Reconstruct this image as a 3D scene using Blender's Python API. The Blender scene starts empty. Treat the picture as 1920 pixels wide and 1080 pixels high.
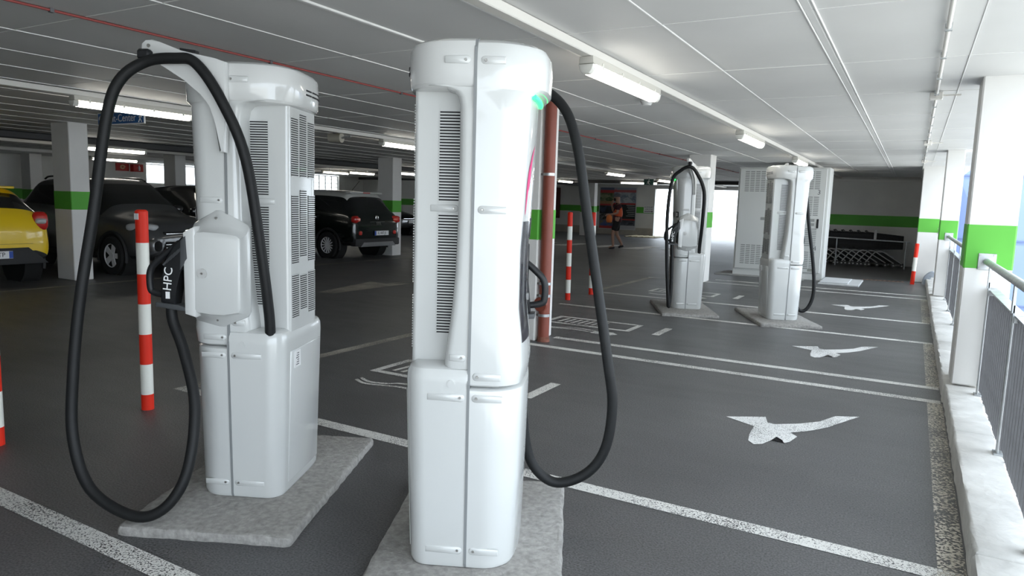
import bpy, bmesh, math, random
from mathutils import Vector, Matrix
random.seed(7)
# ------------------------------------------------------------------ camera, sky, sun, exposure
# Layout is written in survey units (camera eye at 1.65); everything is brought to metres by S at the end.
S = 0.909
scene = bpy.context.scene
COL = scene.collection
cam_d = bpy.data.cameras.new('camera'); cam = bpy.data.objects.new('camera', cam_d); COL.objects.link(cam)
cam_d.sensor_width = 36.0; cam_d.lens = 1313.0 / 1920.0 * 36.0; cam_d.clip_start = .05; cam_d.clip_end = 500
YAW, PITCH, ROLL = 0.516414, 0.121895, 0.030698
def cam_axes():
    f = Vector((-math.sin(YAW)*math.cos(PITCH), math.cos(YAW)*math.cos(PITCH), -math.sin(PITCH)))
    r = Vector((math.cos(YAW), math.sin(YAW), 0)); u = r.cross(f)
    r2 = r*math.cos(ROLL)+u*math.sin(ROLL); u2 = r2.cross(f)
    return r2, u2, f
_r, _u, _f = cam_axes()
M = Matrix((_r, _u, -_f)).transposed().to_4x4(); M.translation = (0, 0, 1.65)
cam.matrix_world = M
scene.camera = cam
w = bpy.data.worlds.new('sky'); scene.world = w; w.use_nodes = True
bg = w.node_tree.nodes['Background']; bg.inputs[0].default_value = (.80, .90, 1.0, 1); bg.inputs[1].default_value = 5.2
sun_d = bpy.data.lights.new('sun', 'SUN'); sun = bpy.data.objects.new('sun', sun_d); COL.objects.link(sun)
sun_d.energy = 7.0; sun_d.angle = .01; sun_d.color = (1, .95, .86)
sun.rotation_euler = Vector((.42, .30, -1.0)).to_track_quat('-Z', 'Y').to_euler()
scene.view_settings.view_transform = 'Standard'; scene.view_settings.look = 'None'
scene.view_settings.exposure = 0.0; scene.view_settings.gamma = 1.0; scene.view_settings.use_curve_mapping = False

# ------------------------------------------------------------------ materials
MATS = {}
def mat(name, col, rough=.5, metal=0., coat=0., spec=.5, noise=None, bump=None, emit=None, alpha=1, trans=0., sheen=0):
    """noise=(scale, amount[, detail]) varies brightness; bump=(scale, strength, distance)"""
    if name in MATS: return MATS[name]
    m = bpy.data.materials.new(name); m.use_nodes = True; nt = m.node_tree; b = nt.nodes['Principled BSDF']
    b.inputs['Base Color'].default_value = (*col, 1); b.inputs['Roughness'].default_value = rough
    b.inputs['Metallic'].default_value = metal; b.inputs['Coat Weight'].default_value = coat
    b.inputs['Coat Roughness'].default_value = .06; b.inputs['Specular IOR Level'].default_value = spec
    b.inputs['Transmission Weight'].default_value = trans
    if emit: b.inputs['Emission Color'].default_value = (*emit[0], 1); b.inputs['Emission Strength'].default_value = emit[1]
    if alpha < 1: b.inputs['Alpha'].default_value = alpha
    tc = nt.nodes.new('ShaderNodeTexCoord')
    if noise:
        n = nt.nodes.new('ShaderNodeTexNoise'); n.inputs['Scale'].default_value = noise[0]; n.inputs['Detail'].default_value = noise[2] if len(noise) > 2 else 4
        nt.links.new(tc.outputs['Object'], n.inputs['Vector'])
        r = nt.nodes.new('ShaderNodeMapRange'); r.inputs[1].default_value = .25; r.inputs[2].default_value = .75
        r.inputs[3].default_value = 1-noise[1]; r.inputs[4].default_value = 1+noise[1]
        nt.links.new(n.outputs['Fac'], r.inputs[0])
        mx = nt.nodes.new('ShaderNodeMix'); mx.data_type = 'RGBA'; mx.blend_type = 'MULTIPLY'; mx.inputs[0].default_value = 1
        mx.inputs[6].default_value = (*col, 1); nt.links.new(r.outputs[0], mx.inputs[7]); nt.links.new(mx.outputs[2], b.inputs['Base Color'])
    if bump:
        n2 = nt.nodes.new('ShaderNodeTexNoise'); n2.inputs['Scale'].default_value = bump[0]; n2.inputs['Detail'].default_value = 5
        nt.links.new(tc.outputs['Object'], n2.inputs['Vector'])
        bp = nt.nodes.new('ShaderNodeBump'); bp.inputs['Strength'].default_value = bump[1]; bp.inputs['Distance'].default_value = bump[2]
        nt.links.new(n2.outputs['Fac'], bp.inputs['Height']); nt.links.new(bp.outputs[0], b.inputs['Normal'])
    MATS[name] = m; return m

def asphalt():
    m = bpy.data.materials.new('asphalt'); m.use_nodes = True; nt = m.node_tree; b = nt.nodes['Principled BSDF']; N = nt.nodes.new; L = nt.links.new
    tc = N('ShaderNodeTexCoord')
    big = N('ShaderNodeTexNoise'); big.inputs['Scale'].default_value = .55; big.inputs['Detail'].default_value = 6; L(tc.outputs['Object'], big.inputs['Vector'])
    fine = N('ShaderNodeTexNoise'); fine.inputs['Scale'].default_value = 110; fine.inputs['Detail'].default_value = 3; L(tc.outputs['Object'], fine.inputs['Vector'])
    mp = N('ShaderNodeMapping'); mp.inputs['Scale'].default_value = (1.2, 4, 1); mp.inputs['Rotation'].default_value = (0, 0, .25); L(tc.outputs['Object'], mp.inputs['Vector'])
    st = N('ShaderNodeTexNoise'); st.inputs['Scale'].default_value = 1.5; st.inputs['Detail'].default_value = 5; L(mp.outputs[0], st.inputs['Vector'])
    r1 = N('ShaderNodeValToRGB'); r1.color_ramp.elements[0].position = .3; r1.color_ramp.elements[0].color = (.048, .048, .050, 1)
    r1.color_ramp.elements[1].position = .72; r1.color_ramp.elements[1].color = (.094, .093, .095, 1); L(big.outputs['Fac'], r1.inputs[0])
    r2 = N('ShaderNodeMapRange'); r2.inputs[1].default_value = .3; r2.inputs[2].default_value = .7; r2.inputs[3].default_value = .3; r2.inputs[4].default_value = 1.8; L(fine.outputs['Fac'], r2.inputs[0])
    r3 = N('ShaderNodeMapRange'); r3.inputs[1].default_value = .35; r3.inputs[2].default_value = .65; r3.inputs[3].default_value = .95; r3.inputs[4].default_value = 1.06; L(st.outputs['Fac'], r3.inputs[0])
    mm = N('ShaderNodeMath'); mm.operation = 'MULTIPLY'; L(r2.outputs[0], mm.inputs[0]); L(r3.outputs[0], mm.inputs[1])
    mx = N('ShaderNodeMix'); mx.data_type = 'RGBA'; mx.blend_type = 'MULTIPLY'; mx.inputs[0].default_value = 1; L(r1.outputs[0], mx.inputs[6]); L(mm.outputs[0], mx.inputs[7])
    L(mx.outputs[2], b.inputs['Base Color'])
    rr = N('ShaderNodeMapRange'); rr.inputs[1].default_value = .35; rr.inputs[2].default_value = .65; rr.inputs[3].default_value = .46; rr.inputs[4].default_value = .52; L(st.outputs['Fac'], rr.inputs[0]); L(rr.outputs[0], b.inputs['Roughness'])
    bp = N('ShaderNodeBump'); bp.inputs['Strength'].default_value = .35; bp.inputs['Distance'].default_value = .006; L(fine.outputs['Fac'], bp.inputs['Height']); L(bp.outputs[0], b.inputs['Normal'])
    b.inputs['Specular IOR Level'].default_value = .95
    return m
def worn_paint(name, col, lo, hi, scale=60):
    m = bpy.data.materials.new(name); m.use_nodes = True; nt = m.node_tree; b = nt.nodes['Principled BSDF']; N = nt.nodes.new; L = nt.links.new
    tc = N('ShaderNodeTexCoord'); n = N('ShaderNodeTexNoise'); n.inputs['Scale'].default_value = scale; n.inputs['Detail'].default_value = 4; L(tc.outputs['Object'], n.inputs['Vector'])
    n2 = N('ShaderNodeTexNoise'); n2.inputs['Scale'].default_value = 2.2; n2.inputs['Detail'].default_value = 3; L(tc.outputs['Object'], n2.inputs['Vector'])
    ad = N('ShaderNodeMath'); ad.operation = 'MULTIPLY_ADD'; ad.inputs[1].default_value = .35; L(n2.outputs['Fac'], ad.inputs[0]); L(n.outputs['Fac'], ad.inputs[2])
    mr = N('ShaderNodeMapRange'); mr.inputs[1].default_value = lo; mr.inputs[2].default_value = hi; L(ad.outputs[0], mr.inputs[0])
    L(mr.outputs[0], b.inputs['Alpha']); b.inputs['Base Color'].default_value = (*col, 1); b.inputs['Roughness'].default_value = .7
    return m
A_ = asphalt()
PAINT = worn_paint('worn_white_paint', (.68, .67, .64), .57, .63, 130)
PAINT_D = worn_paint('dusty_worn_paint', (.46, .43, .37), .60, .72, 150)
PAINT_W = worn_paint('bird_white_paint', (.74, .74, .73), .56, .62, 150)
PAINT_E = worn_paint('dirty_edge_paint', (.56, .52, .45), .63, .74, 60)
WALLW = mat('wall_white', (.74, .725, .69), .85, noise=(1.3, .07), bump=(30, .08, .01))
COLW = mat('column_white', (.74, .73, .71), .8, noise=(2.0, .05), bump=(25, .08, .008))
GREEN = mat('band_green', (.10, .42, .045), .6, noise=(3, .06))
CEIL = mat('ceiling_paint', (.66, .66, .655), .6, noise=(1.1, .05), bump=(6, .05, .01))
BEAD = mat('joint_sealant', (.80, .80, .79), .6)
CONC = mat('pad_concrete', (.30, .29, .275), .9, noise=(38, .28), bump=(60, .5, .01))
KERBM = mat('kerb_concrete', (.62, .61, .585), .85, noise=(5, .16), bump=(22, .35, .02))
GLOSS = mat('charger_white', (.60, .61, .60), .25, coat=.7, noise=(.9, .02))
CAPW = mat('charger_white_cap', (.64, .645, .635), .25, coat=.8)
GASK = mat('seam_grey', (.22, .23, .235), .5)
VENTD = mat('vent_dark', (.022, .022, .024), .8)
STEEL = mat('screw_steel', (.45, .44, .42), .35, metal=1)
RUBBER = mat('cable_rubber', (.009, .0095, .010), .55, spec=.3, noise=(30, .15))
BLACKP = mat('black_plastic', (.012, .0125, .014), .45, spec=.35)
DGREY = mat('dark_grey_plastic', (.055, .058, .062), .5)
SCREEN = mat('screen_glass', (.018, .018, .03), .12, coat=.8)
MAGENTA = mat('logo_magenta', (.62, .03, .17), .4)
LEDG = mat('led_green', (.05, .8, .25), .4, emit=((.02, 1, .10), 4.0))
PRED = mat('post_red', (.74, .028, .010), .5, spec=.3)
PWHT = mat('post_white', (.80, .80, .74), .4, coat=.2)
PIPER = mat('pipe_red_brown', (.235, .058, .036), .5, noise=(6, .1))
GALV = mat('galvanised', (.50, .52, .53), .42, metal=.8, noise=(14, .18))
RAILD = mat('picket_grey', (.10, .10, .105), .6, metal=.2, noise=(9, .15))
CABW = mat('cabinet_white', (.66, .67, .655), .5, noise=(.8, .03))
LAMPH = mat('lamp_housing', (.60, .58, .53), .5)
LAMPD = mat('lamp_diffuser', (.9, .9, .86), .35, emit=((1, .96, .86), 11.0))
LAMPC = mat('lamp_end_clear', (.72, .71, .66), .3)
TRUNK = mat('trunking_white', (.72, .70, .66), .5)
WHITE = mat('print_white', (.80, .80, .80), .5)
BLACK = mat('print_black', (.02, .02, .02), .5)
GREYT = mat('print_grey', (.12, .12, .13), .6)

# ------------------------------------------------------------------ mesh helpers
def link(o, parent=None):
    COL.objects.link(o)
    if parent: o.parent = parent
    return o
def finish(bm, name, m, parent=None, smooth=None, loc=None, rot=None):
    me = bpy.data.meshes.new(name); bmesh.ops.recalc_face_normals(bm, faces=bm.faces[:]); bm.to_mesh(me); bm.free()
    if m: me.materials.append(m)
    if smooth is not None:
        me.polygons.foreach_set('use_smooth', [True]*len(me.polygons)); me.set_sharp_from_angle(angle=math.radians(smooth))
    o = bpy.data.objects.new(name, me); link(o, parent)
    if loc: o.location = loc
    if rot: o.rotation_euler = rot
    return o
def tag(o, label=None, cat=None, group=None, kind=None):
    if label: o['label'] = label
    if cat: o['category'] = cat
    if group: o['group'] = group
    if kind: o['kind'] = kind
    return o
def empty(name, loc, rz=0):
    o = bpy.data.objects.new(name, None); link(o); o.location = loc; o.rotation_euler = (0, 0, rz); o.empty_display_size = .1; return o
def thing(name, label, cat, loc, rz=0, group=None): return tag(empty(name, loc, rz), label, cat, group)
def struct(o): o['kind'] = 'structure'; return o
def new(): return bmesh.new()
def bx(bm, x0, x1, y0, y1, z0, z1, bev=0, seg=1, mtx=None):
    r = bmesh.ops.create_cube(bm, size=1)['verts']
    for v in r: v.co = Vector(((x0+x1)/2+v.co.x*(x1-x0), (y0+y1)/2+v.co.y*(y1-y0), (z0+z1)/2+v.co.z*(z1-z0)))
    if bev:
        es = list({e for v in r for e in v.link_edges})
        g = bmesh.ops.bevel(bm, geom=es, offset=bev, segments=seg, affect='EDGES', profile=.5)
        r = list({v for f in g['faces'] for v in f.verts} | {v for v in r if v.is_valid})
    if mtx: bmesh.ops.transform(bm, matrix=mtx, verts=r)
    return r
def box(name, m, d, parent=None, bev=0, seg=1, smooth=None, loc=None, rot=None):
    bm = new(); bx(bm, *d, bev=bev, seg=seg); return finish(bm, name, m, parent, smooth if smooth is not None else (35 if bev else None), loc, rot)
def cyl(bm, p0, p1, r0, r1=None, n=16, caps=True):
    p0 = Vector(p0); p1 = Vector(p1); r1 = r0 if r1 is None else r1
    d = (p1-p0).normalized(); a = d.orthogonal().normalized(); b = d.cross(a)
    A = [bm.verts.new(p0+(a*math.cos(t)+b*math.sin(t))*r0) for t in [2*math.pi*i/n for i in range(n)]]
    B = [bm.verts.new(p1+(a*math.cos(t)+b*math.sin(t))*r1) for t in [2*math.pi*i/n for i in range(n)]]
    for i in range(n): bm.faces.new((A[i], A[(i+1) % n], B[(i+1) % n], B[i]))
    if caps: bm.faces.new(A[::-1]); bm.faces.new(B)
    return A+B
def cylo(name, m, p0, p1, r0, r1=None, parent=None, n=16, smooth=40):
    bm = new(); cyl(bm, p0, p1, r0, r1, n); return finish(bm, name, m, parent, smooth)
def catmull(P, n=8):
    P = [Vector(p) for p in P]; P = [P[0]*2-P[1]]+P+[P[-1]*2-P[-2]]; out = []
    for i in range(1, len(P)-2):
        a, b, c, d = P[i-1:i+3]
        for k in range(n):
            t = k/n; out.append(.5*((2*b)+(c-a)*t+(2*a-5*b+4*c-d)*t*t+(3*b-a-3*c+d)*t**3))
    out.append(P[-2]); return out
def tube(bm, pts, r, n=10, caps=True):
    pts = [Vector(p) for p in pts]; rings = []; prev = None
    for i, p in enumerate(pts):
        d = (pts[min(i+1, len(pts)-1)]-pts[max(i-1, 0)]).normalized()
        if prev is None: a = d.orthogonal().normalized()
        else: a = (prev-d*prev.dot(d)).normalized()
        prev = a; b = d.cross(a); rr = r[i] if isinstance(r, (list, tuple)) else r
        rings.append([bm.verts.new(p+(a*math.cos(2*math.pi*k/n)+b*math.sin(2*math.pi*k/n))*rr) for k in range(n)])
    for A, B in zip(rings, rings[1:]):
        for k in range(n): bm.faces.new((A[k], A[(k+1) % n], B[(k+1) % n], B[k]))
    if caps: bm.faces.new(rings[0][::-1]); bm.faces.new(rings[-1])
def tubeo(name, m, pts, r, parent=None, n=10, smooth=60):
    bm = new(); tube(bm, pts, r, n); return finish(bm, name, m, parent, smooth)
def loft(bm, rings, cap=True):
    """rings: lists of 3-D points, all the same length, closed"""
    R = [[bm.verts.new(p) for p in ring] for ring in rings]; n = len(R[0])
    for A, B in zip(R, R[1:]):
        for k in range(n): bm.faces.new((A[k], A[(k+1) % n], B[(k+1) % n], B[k]))
    if cap: bm.faces.new(R[0][::-1]); bm.faces.new(R[-1])
def prism(bm, pts, axis, a0, a1, bev=0, seg=2):
    """extrude 2-D pts along axis ('x','y','z') from a0 to a1"""
    def P(p, a): return {'x': (a, p[0], p[1]), 'y': (p[0], a, p[1]), 'z': (p[0], p[1], a)}[axis]
    A = [bm.verts.new(P(p, a0)) for p in pts]; B = [bm.verts.new(P(p, a1)) for p in pts]; n = len(pts)
    fs = [bm.faces.new((A[i], A[(i+1) % n], B[(i+1) % n], B[i])) for i in range(n)]; fs += [bm.faces.new(A[::-1]), bm.faces.new(B)]
    if bev:
        es = list({e for f in fs[-2:] for e in f.edges}); bmesh.ops.bevel(bm, geom=es, offset=bev, segments=seg, affect='EDGES', profile=.5)
def poly(name, m, pts, z=0, parent=None):
    bm = new(); f = bm.faces.new([bm.verts.new((x, y, z)) for x, y in pts]); bmesh.ops.triangulate(bm, faces=[f])
    o = finish(bm, name, m, parent); 
    if o.data.polygons[0].normal.z < 0: o.data.flip_normals()
    return o
def text(name, body, size, m, mtx, parent=None, ext=.0008, align='CENTER', xs=1.0, space=1.0):
    c = bpy.data.curves.new(name, 'FONT'); c.body = body; c.size = size; c.extrude = ext; c.align_x = align; c.align_y = 'CENTER'; c.resolution_u = 3; c.space_character = space
    t = bpy.data.objects.new('tmp', c); COL.objects.link(t)
    me = bpy.data.meshes.new_from_object(t.evaluated_get(bpy.context.evaluated_depsgraph_get())); bpy.data.objects.remove(t); bpy.data.curves.remove(c)
    me.transform(mtx @ Matrix.Diagonal((xs, 1, 1, 1))); me.materials.clear(); me.materials.append(m); me.name = name
    return link(bpy.data.objects.new(name, me), parent)
def frame(origin, xdir, ydir):
    x = Vector(xdir).normalized(); y = Vector(ydir).normalized(); z = x.cross(y)
    m = Matrix((x, y, z)).transposed().to_4x4(); m.translation = Vector(origin); return m
def copy_tree(o, parent=None):
    c = o.copy(); COL.objects.link(c); c.parent = parent
    for ch in [q for q in bpy.data.objects if q.parent == o]: copy_tree(ch, c)
    return c
def disc_mesh(bm, c, r, axis, n=24):
    c = Vector(c); d = Vector(axis).normalized(); a = d.orthogonal().normalized(); b = d.cross(a)
    bm.faces.new([bm.verts.new(c+(a*math.cos(2*math.pi*i/n)+b*math.sin(2*math.pi*i/n))*r) for i in range(n)])

CZ = 2.82          # ceiling height
# ================================================================== STRUCTURE
X0, X1, Y0, Y1 = -28.0, .36, -6.0, 38.0
bm = new(); bx(bm, X0, X1+.02, Y0, Y1+4, -.3, 0); floor = struct(finish(bm, 'floor', A_))
struct(box('ground_outside', mat('outside_paving', (.50, .49, .46), .9, noise=(.2, .1)), (-90, 90, -70, 110, -3.4, -3.3)))
# ceiling slab + panels
ceil = struct(box('ceiling', CEIL, (X0, .95, Y0, Y1, CZ+.012, CZ+.4)))
PXW, PYW = .885, 1.68
pm = bpy.data.meshes.new('ceiling_panel'); bmp = new(); bx(bmp, -PXW/2+.004, PXW/2-.004, -PYW/2+.003, PYW/2-.003, 0, .018, bev=.003); bmp.to_mesh(pm); bmp.free(); pm.materials.append(CEIL)
cells = []
gx = [.25-PXW*k for k in range(-1, 32)]; gy = [4.52+PYW*k for k in range(-6, 21)]
for a in gx:
    for b_ in gy:
        cx, cy = a-PXW/2, b_-PYW/2
        if cx < X0 or cy > Y1 or cx > .9: continue
        d = math.hypot(cx, cy); ang = math.degrees(math.atan2(-cx, cy)); vis = -12 < ang < 72 and cy > -1 and d > 2.2
        cells.append((0 if vis else 1, d, cx, cy))
cells.sort()
rest = new()
for i, (nv, d, cx, cy) in enumerate(cells):
    dz = random.uniform(-.0015, .0015)
    if i < 290:
        o = bpy.data.objects.new('ceiling_panel', pm); link(o, ceil); o.location = (cx, cy, CZ-.006+dz)
    else: bx(rest, cx-PXW/2+.004, cx+PXW/2-.004, cy-PYW/2+.003, cy+PYW/2-.003, CZ-.006, CZ+.012)
o = finish(rest, 'far_ceiling_panels', CEIL, ceil); o['kind'] = 'stuff'
for k, a in enumerate(gx):
    wd = .006
    if X0 < a < .9 and abs(a+.635) > .01: box('joint_bead', BEAD, (a-wd, a+.003, Y0+.02, Y1-.02, CZ-.012, CZ+.005), ceil)
for b_ in gy:
    if b_ < Y1: box('joint_bead', BEAD, (X0+.02, .9, b_-.003, b_+.003, CZ-.0095, CZ+.005), ceil)
# wide double rib in the ceiling
for dx in (-.04, .03): box('joint_rib', BEAD, (-.635+dx, -.635+dx+.011, Y0+.02, 25.4, CZ-.016, CZ+.005), ceil, bev=.003)
box('joint_rib', CEIL, (-.66, -.62, Y0+.02, 25.4, CZ-.012, CZ+.005), ceil)
box('joint_rib', BEAD, (-3.30, -3.265, Y0+.02, 5.3, CZ-.02, CZ+.005), ceil, bev=.004)

# walls
def wall(name, d, band=None, holes=None):
    o = struct(box(name, WALLW, d)); return o
wall('wall_back', (-3.9, .66, 25.5, 25.8, 0, CZ))
box('painted_band', GREEN, (-3.9, .64, 25.494, 25.5, 1.24, 1.58), bpy.data.objects['wall_back'])
struct(box('wall_side', mat('wall_bluegrey', (.48, .50, .55), .85, noise=(2, .05)), (.66, .95, 20.35, 25.8, -.3, CZ)))
struct(box('wall_inner', WALLW, (-4.2, -3.9, 25.5, 38.2, 0, CZ)))
wf = wall('wall_far', (-19.6, -12.62, 38.0, 38.3, 0, CZ))
box('painted_band', GREEN, (-19.6, -12.64, 37.994, 38.0, 1.26, 1.60), wf)
box('wall_base_line', mat('wall_dirt', (.46, .42, .36), .9, noise=(3, .15)), (-19.6, -12.64, 37.995, 38.0, 0, .42), wf)
wb = wall('wall_block', (X0, -19.6, 31.4, 38.3, 0, CZ))
box('painted_band', GREEN, (X0, -19.6, 31.394, 31.4, 1.32, 1.66), wb)
struct(box('wall_lintel', WALLW, (-12.62, -4.2, 38.0, 38.3, 2.62, CZ)))
struct(box('ramp_ground', mat('ramp_concrete', (.55, .54, .52), .9), (-16, -1, 38.0, 60, -.4, -.004)))
struct(box('light_block_wall', WALLW, (X0, .95, Y0-.3, Y0, 0, CZ)))  # unseen wall behind the camera, added to cut light from that side
# left wall with window openings
struct(box('wall_left', WALLW, (X0-.3, X0, Y0, 31.4, 0, 1.95)))
for i, (a, b_) in enumerate(((Y0, 18.1), (24.0, 26.2), (29.45, 31.4))):
    struct(box('wall_left_pier', WALLW, (X0-.3, X0, a, b_, 1.95, CZ)))
bl = box('painted_band', GREEN, (X0, X0+.006, Y0, 31.4, 1.24, 1.60), bpy.data.objects['wall_left'])
def window(name, y0, y1, z0, z1, nx, nz):
    o = struct(box(name, mat('window_frame', (.7, .7, .68), .5), (X0-.2, X0-.1, y0, y1, z0, z0+.05)))
    box('frame_top', MATS['window_frame'], (X0-.2, X0-.1, y0, y1, z1-.05, z1), o)
    for k in range(nx+1):
        y = y0+(y1-y0)*k/nx; box('mullion', MATS['window_frame'], (X0-.19, X0-.12, y-.02, y+.02, z0, z1), o)
    for k in range(1, nz):
        z = z0+(z1-z0)*k/nz; box('glazing_bar', MATS['window_frame'], (X0-.18, X0-.13, y0, y1, z-.012, z+.012), o)
    box('pane', mat('pane_frosted', (.9, .92, .92), .3, trans=.95), (X0-.158, X0-.152, y0, y1, z0+.02, z1-.02), o)
window('window_1', 18.1, 24.0, 1.95, CZ-.02, 4, 1)
window('window_2', 26.2, 29.45, 1.95, CZ-.02, 7, 4)

# columns
ncol = 0
def column(x0, x1, y0, y1, z0=0, gb=(1.22, 1.59), zt=CZ, groove=True):
    o = struct(box('column', COLW, (x0, x1, y0, y1, z0, zt+.01), bev=.012))
    e = .003
    box('painted_band', GREEN, (x0-e, x1+e, y0-e, y1+e, gb[0], gb[1]), o, bev=.012)
    return o
colR = column(.40, .75, 7.17, 7.62, .18, (1.20, 1.59))
col2 = column(.41, .69, 14.95, 15.4, .18, (1.20, 1.57))
column(.09, .66, 19.85, 20.35, 0, (1.22, 1.57))
colM = column(-4.30, -3.84, 7.34, 7.80, 0, (1.21, 1.58))
column(-4.45, -3.97, 15.62, 16.1, 0, (1.21, 1.57))
column(-13.64, -13.08, 7.02, 7.36, 0, (1.27, 1.61))
column(-13.66, -13.10, 15.95, 16.35, 0, (1.25, 1.60))
column(-15.6, -14.8, 34.6, 35.0, 0, (1.24, 1.58))
column(-21.09, -20.5, 14.22, 14.6); column(-27.3, -26.7, 13.0, 13.4); column(-20.6, -20.1, 24.6, 25.0)
# kerb on the right, its sections a little uneven
kerb = empty('kerb', (0, 0, 0)); tag(kerb, 'rough pale concrete kerb carrying the railing along the open side', 'kerb')
yy = 0.0; k = 0
for L_ in (1.9, 1.7, 2.05, 1.52, 1.9, 2.0, 1.94, 1.9, 2.1, 1.6, 1.2):
    bm = new(); bx(bm, .355+random.uniform(-.006, .006), .605, yy, yy+L_, -.35, .17+random.uniform(-.004, .004), bev=.018, seg=2)
    bmesh.ops.subdivide_edges(bm, edges=[e for e in bm.edges if e.calc_length() > .8], cuts=14)
    for v in bm.verts:
        if v.co.z > .1: v.co += Vector((random.uniform(-.006, .006), 0, random.uniform(-.004, .004)))
    finish(bm, 'kerb_section', KERBM, kerb, 50); yy += L_
# floor paint -------------------------------------------------------------
def strip(x0, x1, y0, y1, m=PAINT, z=.0025, name='painted_line'): return poly(name, m, [(x0, y0), (x1, y0), (x1, y1), (x0, y1)], z, floor)
for y, xa, xb in ((1.72, -6.5, .25), (3.60, -5.3, .34), (7.10, -5.3, .34), (7.66, -3.75, .34), (10.36, -5.0, .34), (12.28, -5.3, .34), (15.75, -5.3, .34), (16.4, -3.9, .34)):
    strip(xa, xb, y, y+.115)
for a, b_ in ((3.6, 7.1), (7.77, 10.36), (12.39, 15.75)): strip(.235, .352, a, b_, PAINT_E, .0026, 'painted_edge_strip')
for a, b_ in ((3.72, 7.1), (12.4, 15.75)): strip(-5.3, -5.17, a, b_, PAINT_D, .0024)
for x, a, b_ in ((-2.78, 8.68, 9.28), (-2.74, 5.12, 5.70), (-2.75, 13.2, 13.8)): strip(x-.05, x+.05, a, b_, name='painted_dash')
strip(-12.48, -12.36, 4.5, 18, PAINT_D); strip(-17, -12.4, 9.95, 10.05, PAINT_D, .0024); strip(-17, -12.4, 12.6, 12.7, PAINT_D, .0024); strip(-17, -12.4, 16.9, 17.0, PAINT_D)
BIRD = [(-1.17, 5.59), (-.93, 5.46), (-.92, 5.23), (-.90, 5.09), (-.85, 5.03), (-.80, 5.07), (-.76, 5.19), (-.74, 5.3), (-.69, 5.24), (-.67, 5.18), (-.64, 5.23), (-.61, 5.39), (-.67, 5.46), (-.55, 5.59), (-.44, 5.77), (-.38, 5.92), (-.25, 6.23), (-.42, 6.13), (-.51, 5.9), (-.64, 5.74), (-.80, 5.61), (-.86, 5.62), (-.90, 5.77)]
for dy in (0, 3.48, 8.05): poly('painted_bird', PAINT_W, [(x, y+dy) for x, y in BIRD], .003, floor)
def ev_symbol(dx, dy):
    x0, x1, y0, y1 = -4.42+dx, -3.14+dx, 8.68+dy, 9.28+dy; t = .075
    for q in ((x0, x1, y0, y0+t), (x0, x1, y1-t, y1), (x0, x0+t, y0+t, y1-t), (x1-t, x1, y0+t, y1-t)): strip(*q, PAINT, .0028, 'painted_charging_symbol')
    for k in range(7):
        a = x0+.16+k*.1; poly('painted_charging_symbol', PAINT, [(a, y0+.14), (a+.045, y0+.14), (a+.07, y1-.14), (a+.025, y1-.14)], .0028, floor)
    P = catmull([(x0+.12, y0-.32, 0), (x0+.3, y0-.38, 0), (x0+.62, y0-.30, 0), (x0+.9, y0-.34, 0)], 6)
    for s_ in (0, .11):
        pts = [(p.x, p.y+s_*(1 if p.x > x0+.5 else .6)) for p in P]
        poly('painted_charging_symbol', PAINT, [(a, b+.02) for a, b in pts]+[(a, b-.02) for a, b in reversed(pts)], .0027, floor)
    q = (x0+.9, y0-.4); poly('painted_charging_symbol', PAINT, [(q[0], q[1]), (q[0]+.26, q[1]-.02), (q[0]+.34, q[1]+.1), (q[0]+.24, q[1]+.2), (q[0], q[1]+.16)], .0028, floor)
ev_symbol(0, 0); ev_symbol(0, -3.62); ev_symbol(0, 4.5)
poly('painted_arrow', PAINT_D, [(-8.55, 8.8), (-8.86, 8.82), (-9.26, 10.62), (-8.80, 10.55), (-8.8, 11.9), (-8.7, 11.9), (-8.72, 10.53), (-8.5, 11.0)], .0025, floor)
for i, x in enumerate((-13.6, -12.2, -10.8, -9.4, -8.0)): poly('painted_crossing_bar', PAINT_W, [(x-.40, 24.9+i*.3), (x+.25, 24.9+i*.3), (x+.45, 27.0+i*.3), (x-.05, 27.2+i*.3)], .0025, floor)
for k in range(4): strip(-25+k*1.2, -24.5+k*1.2, 27.5, 29.4, PAINT)
# ================================================================== CHARGERS
def half_outline(W, D, r, sgn, bulge=0, gap=.004, na=7, nf=8, skew=0):
    """closed outline in plan of one half (sgn +1 front, -1 rear); starts and ends on the seam plane"""
    r = min(r, W*.98, D*.98); pts = [(gap, W)]
    cx, cy = D-r, W-r
    for i in range(na+1):
        t = math.pi/2*(1-i/na); pts.append((cx+r*math.cos(t), cy+r*math.sin(t)))
    for i in range(1, nf): pts.append((D, cy-2*cy*i/nf))
    for i in range(na+1):
        t = -math.pi/2*i/na; pts.append((cx+r*math.cos(t), -cy+r*math.sin(t)))
    pts.append((gap, -W))
    out = []
    for x, y in pts:
        if x > gap: x += bulge*(1-(y/W)**2)*min(1, (x/D))
        out.append((sgn*x, y))
    return out
def d_outline(W, D, sgn, n=2.9, gap=.004, N=26):
    out = [(sgn*gap, W)]
    for i in range(1, N):
        a = math.pi/2-math.pi*i/N; c, q = abs(math.cos(a)), math.sin(a); out.append((sgn*max(gap, D*c**(2/n)), W*math.copysign(abs(q)**(2/n), q)))
    return out+[(sgn*gap, -W)]
def half_body(name, m, secs, sgn, parent, smooth=32):
    bm = new(); loft(bm, [[(x, y, z) for x, y in half_outline(W, D, r, sgn, b)] for z, W, D, r, b in secs]); return finish(bm, name, m, parent, smooth)
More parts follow.
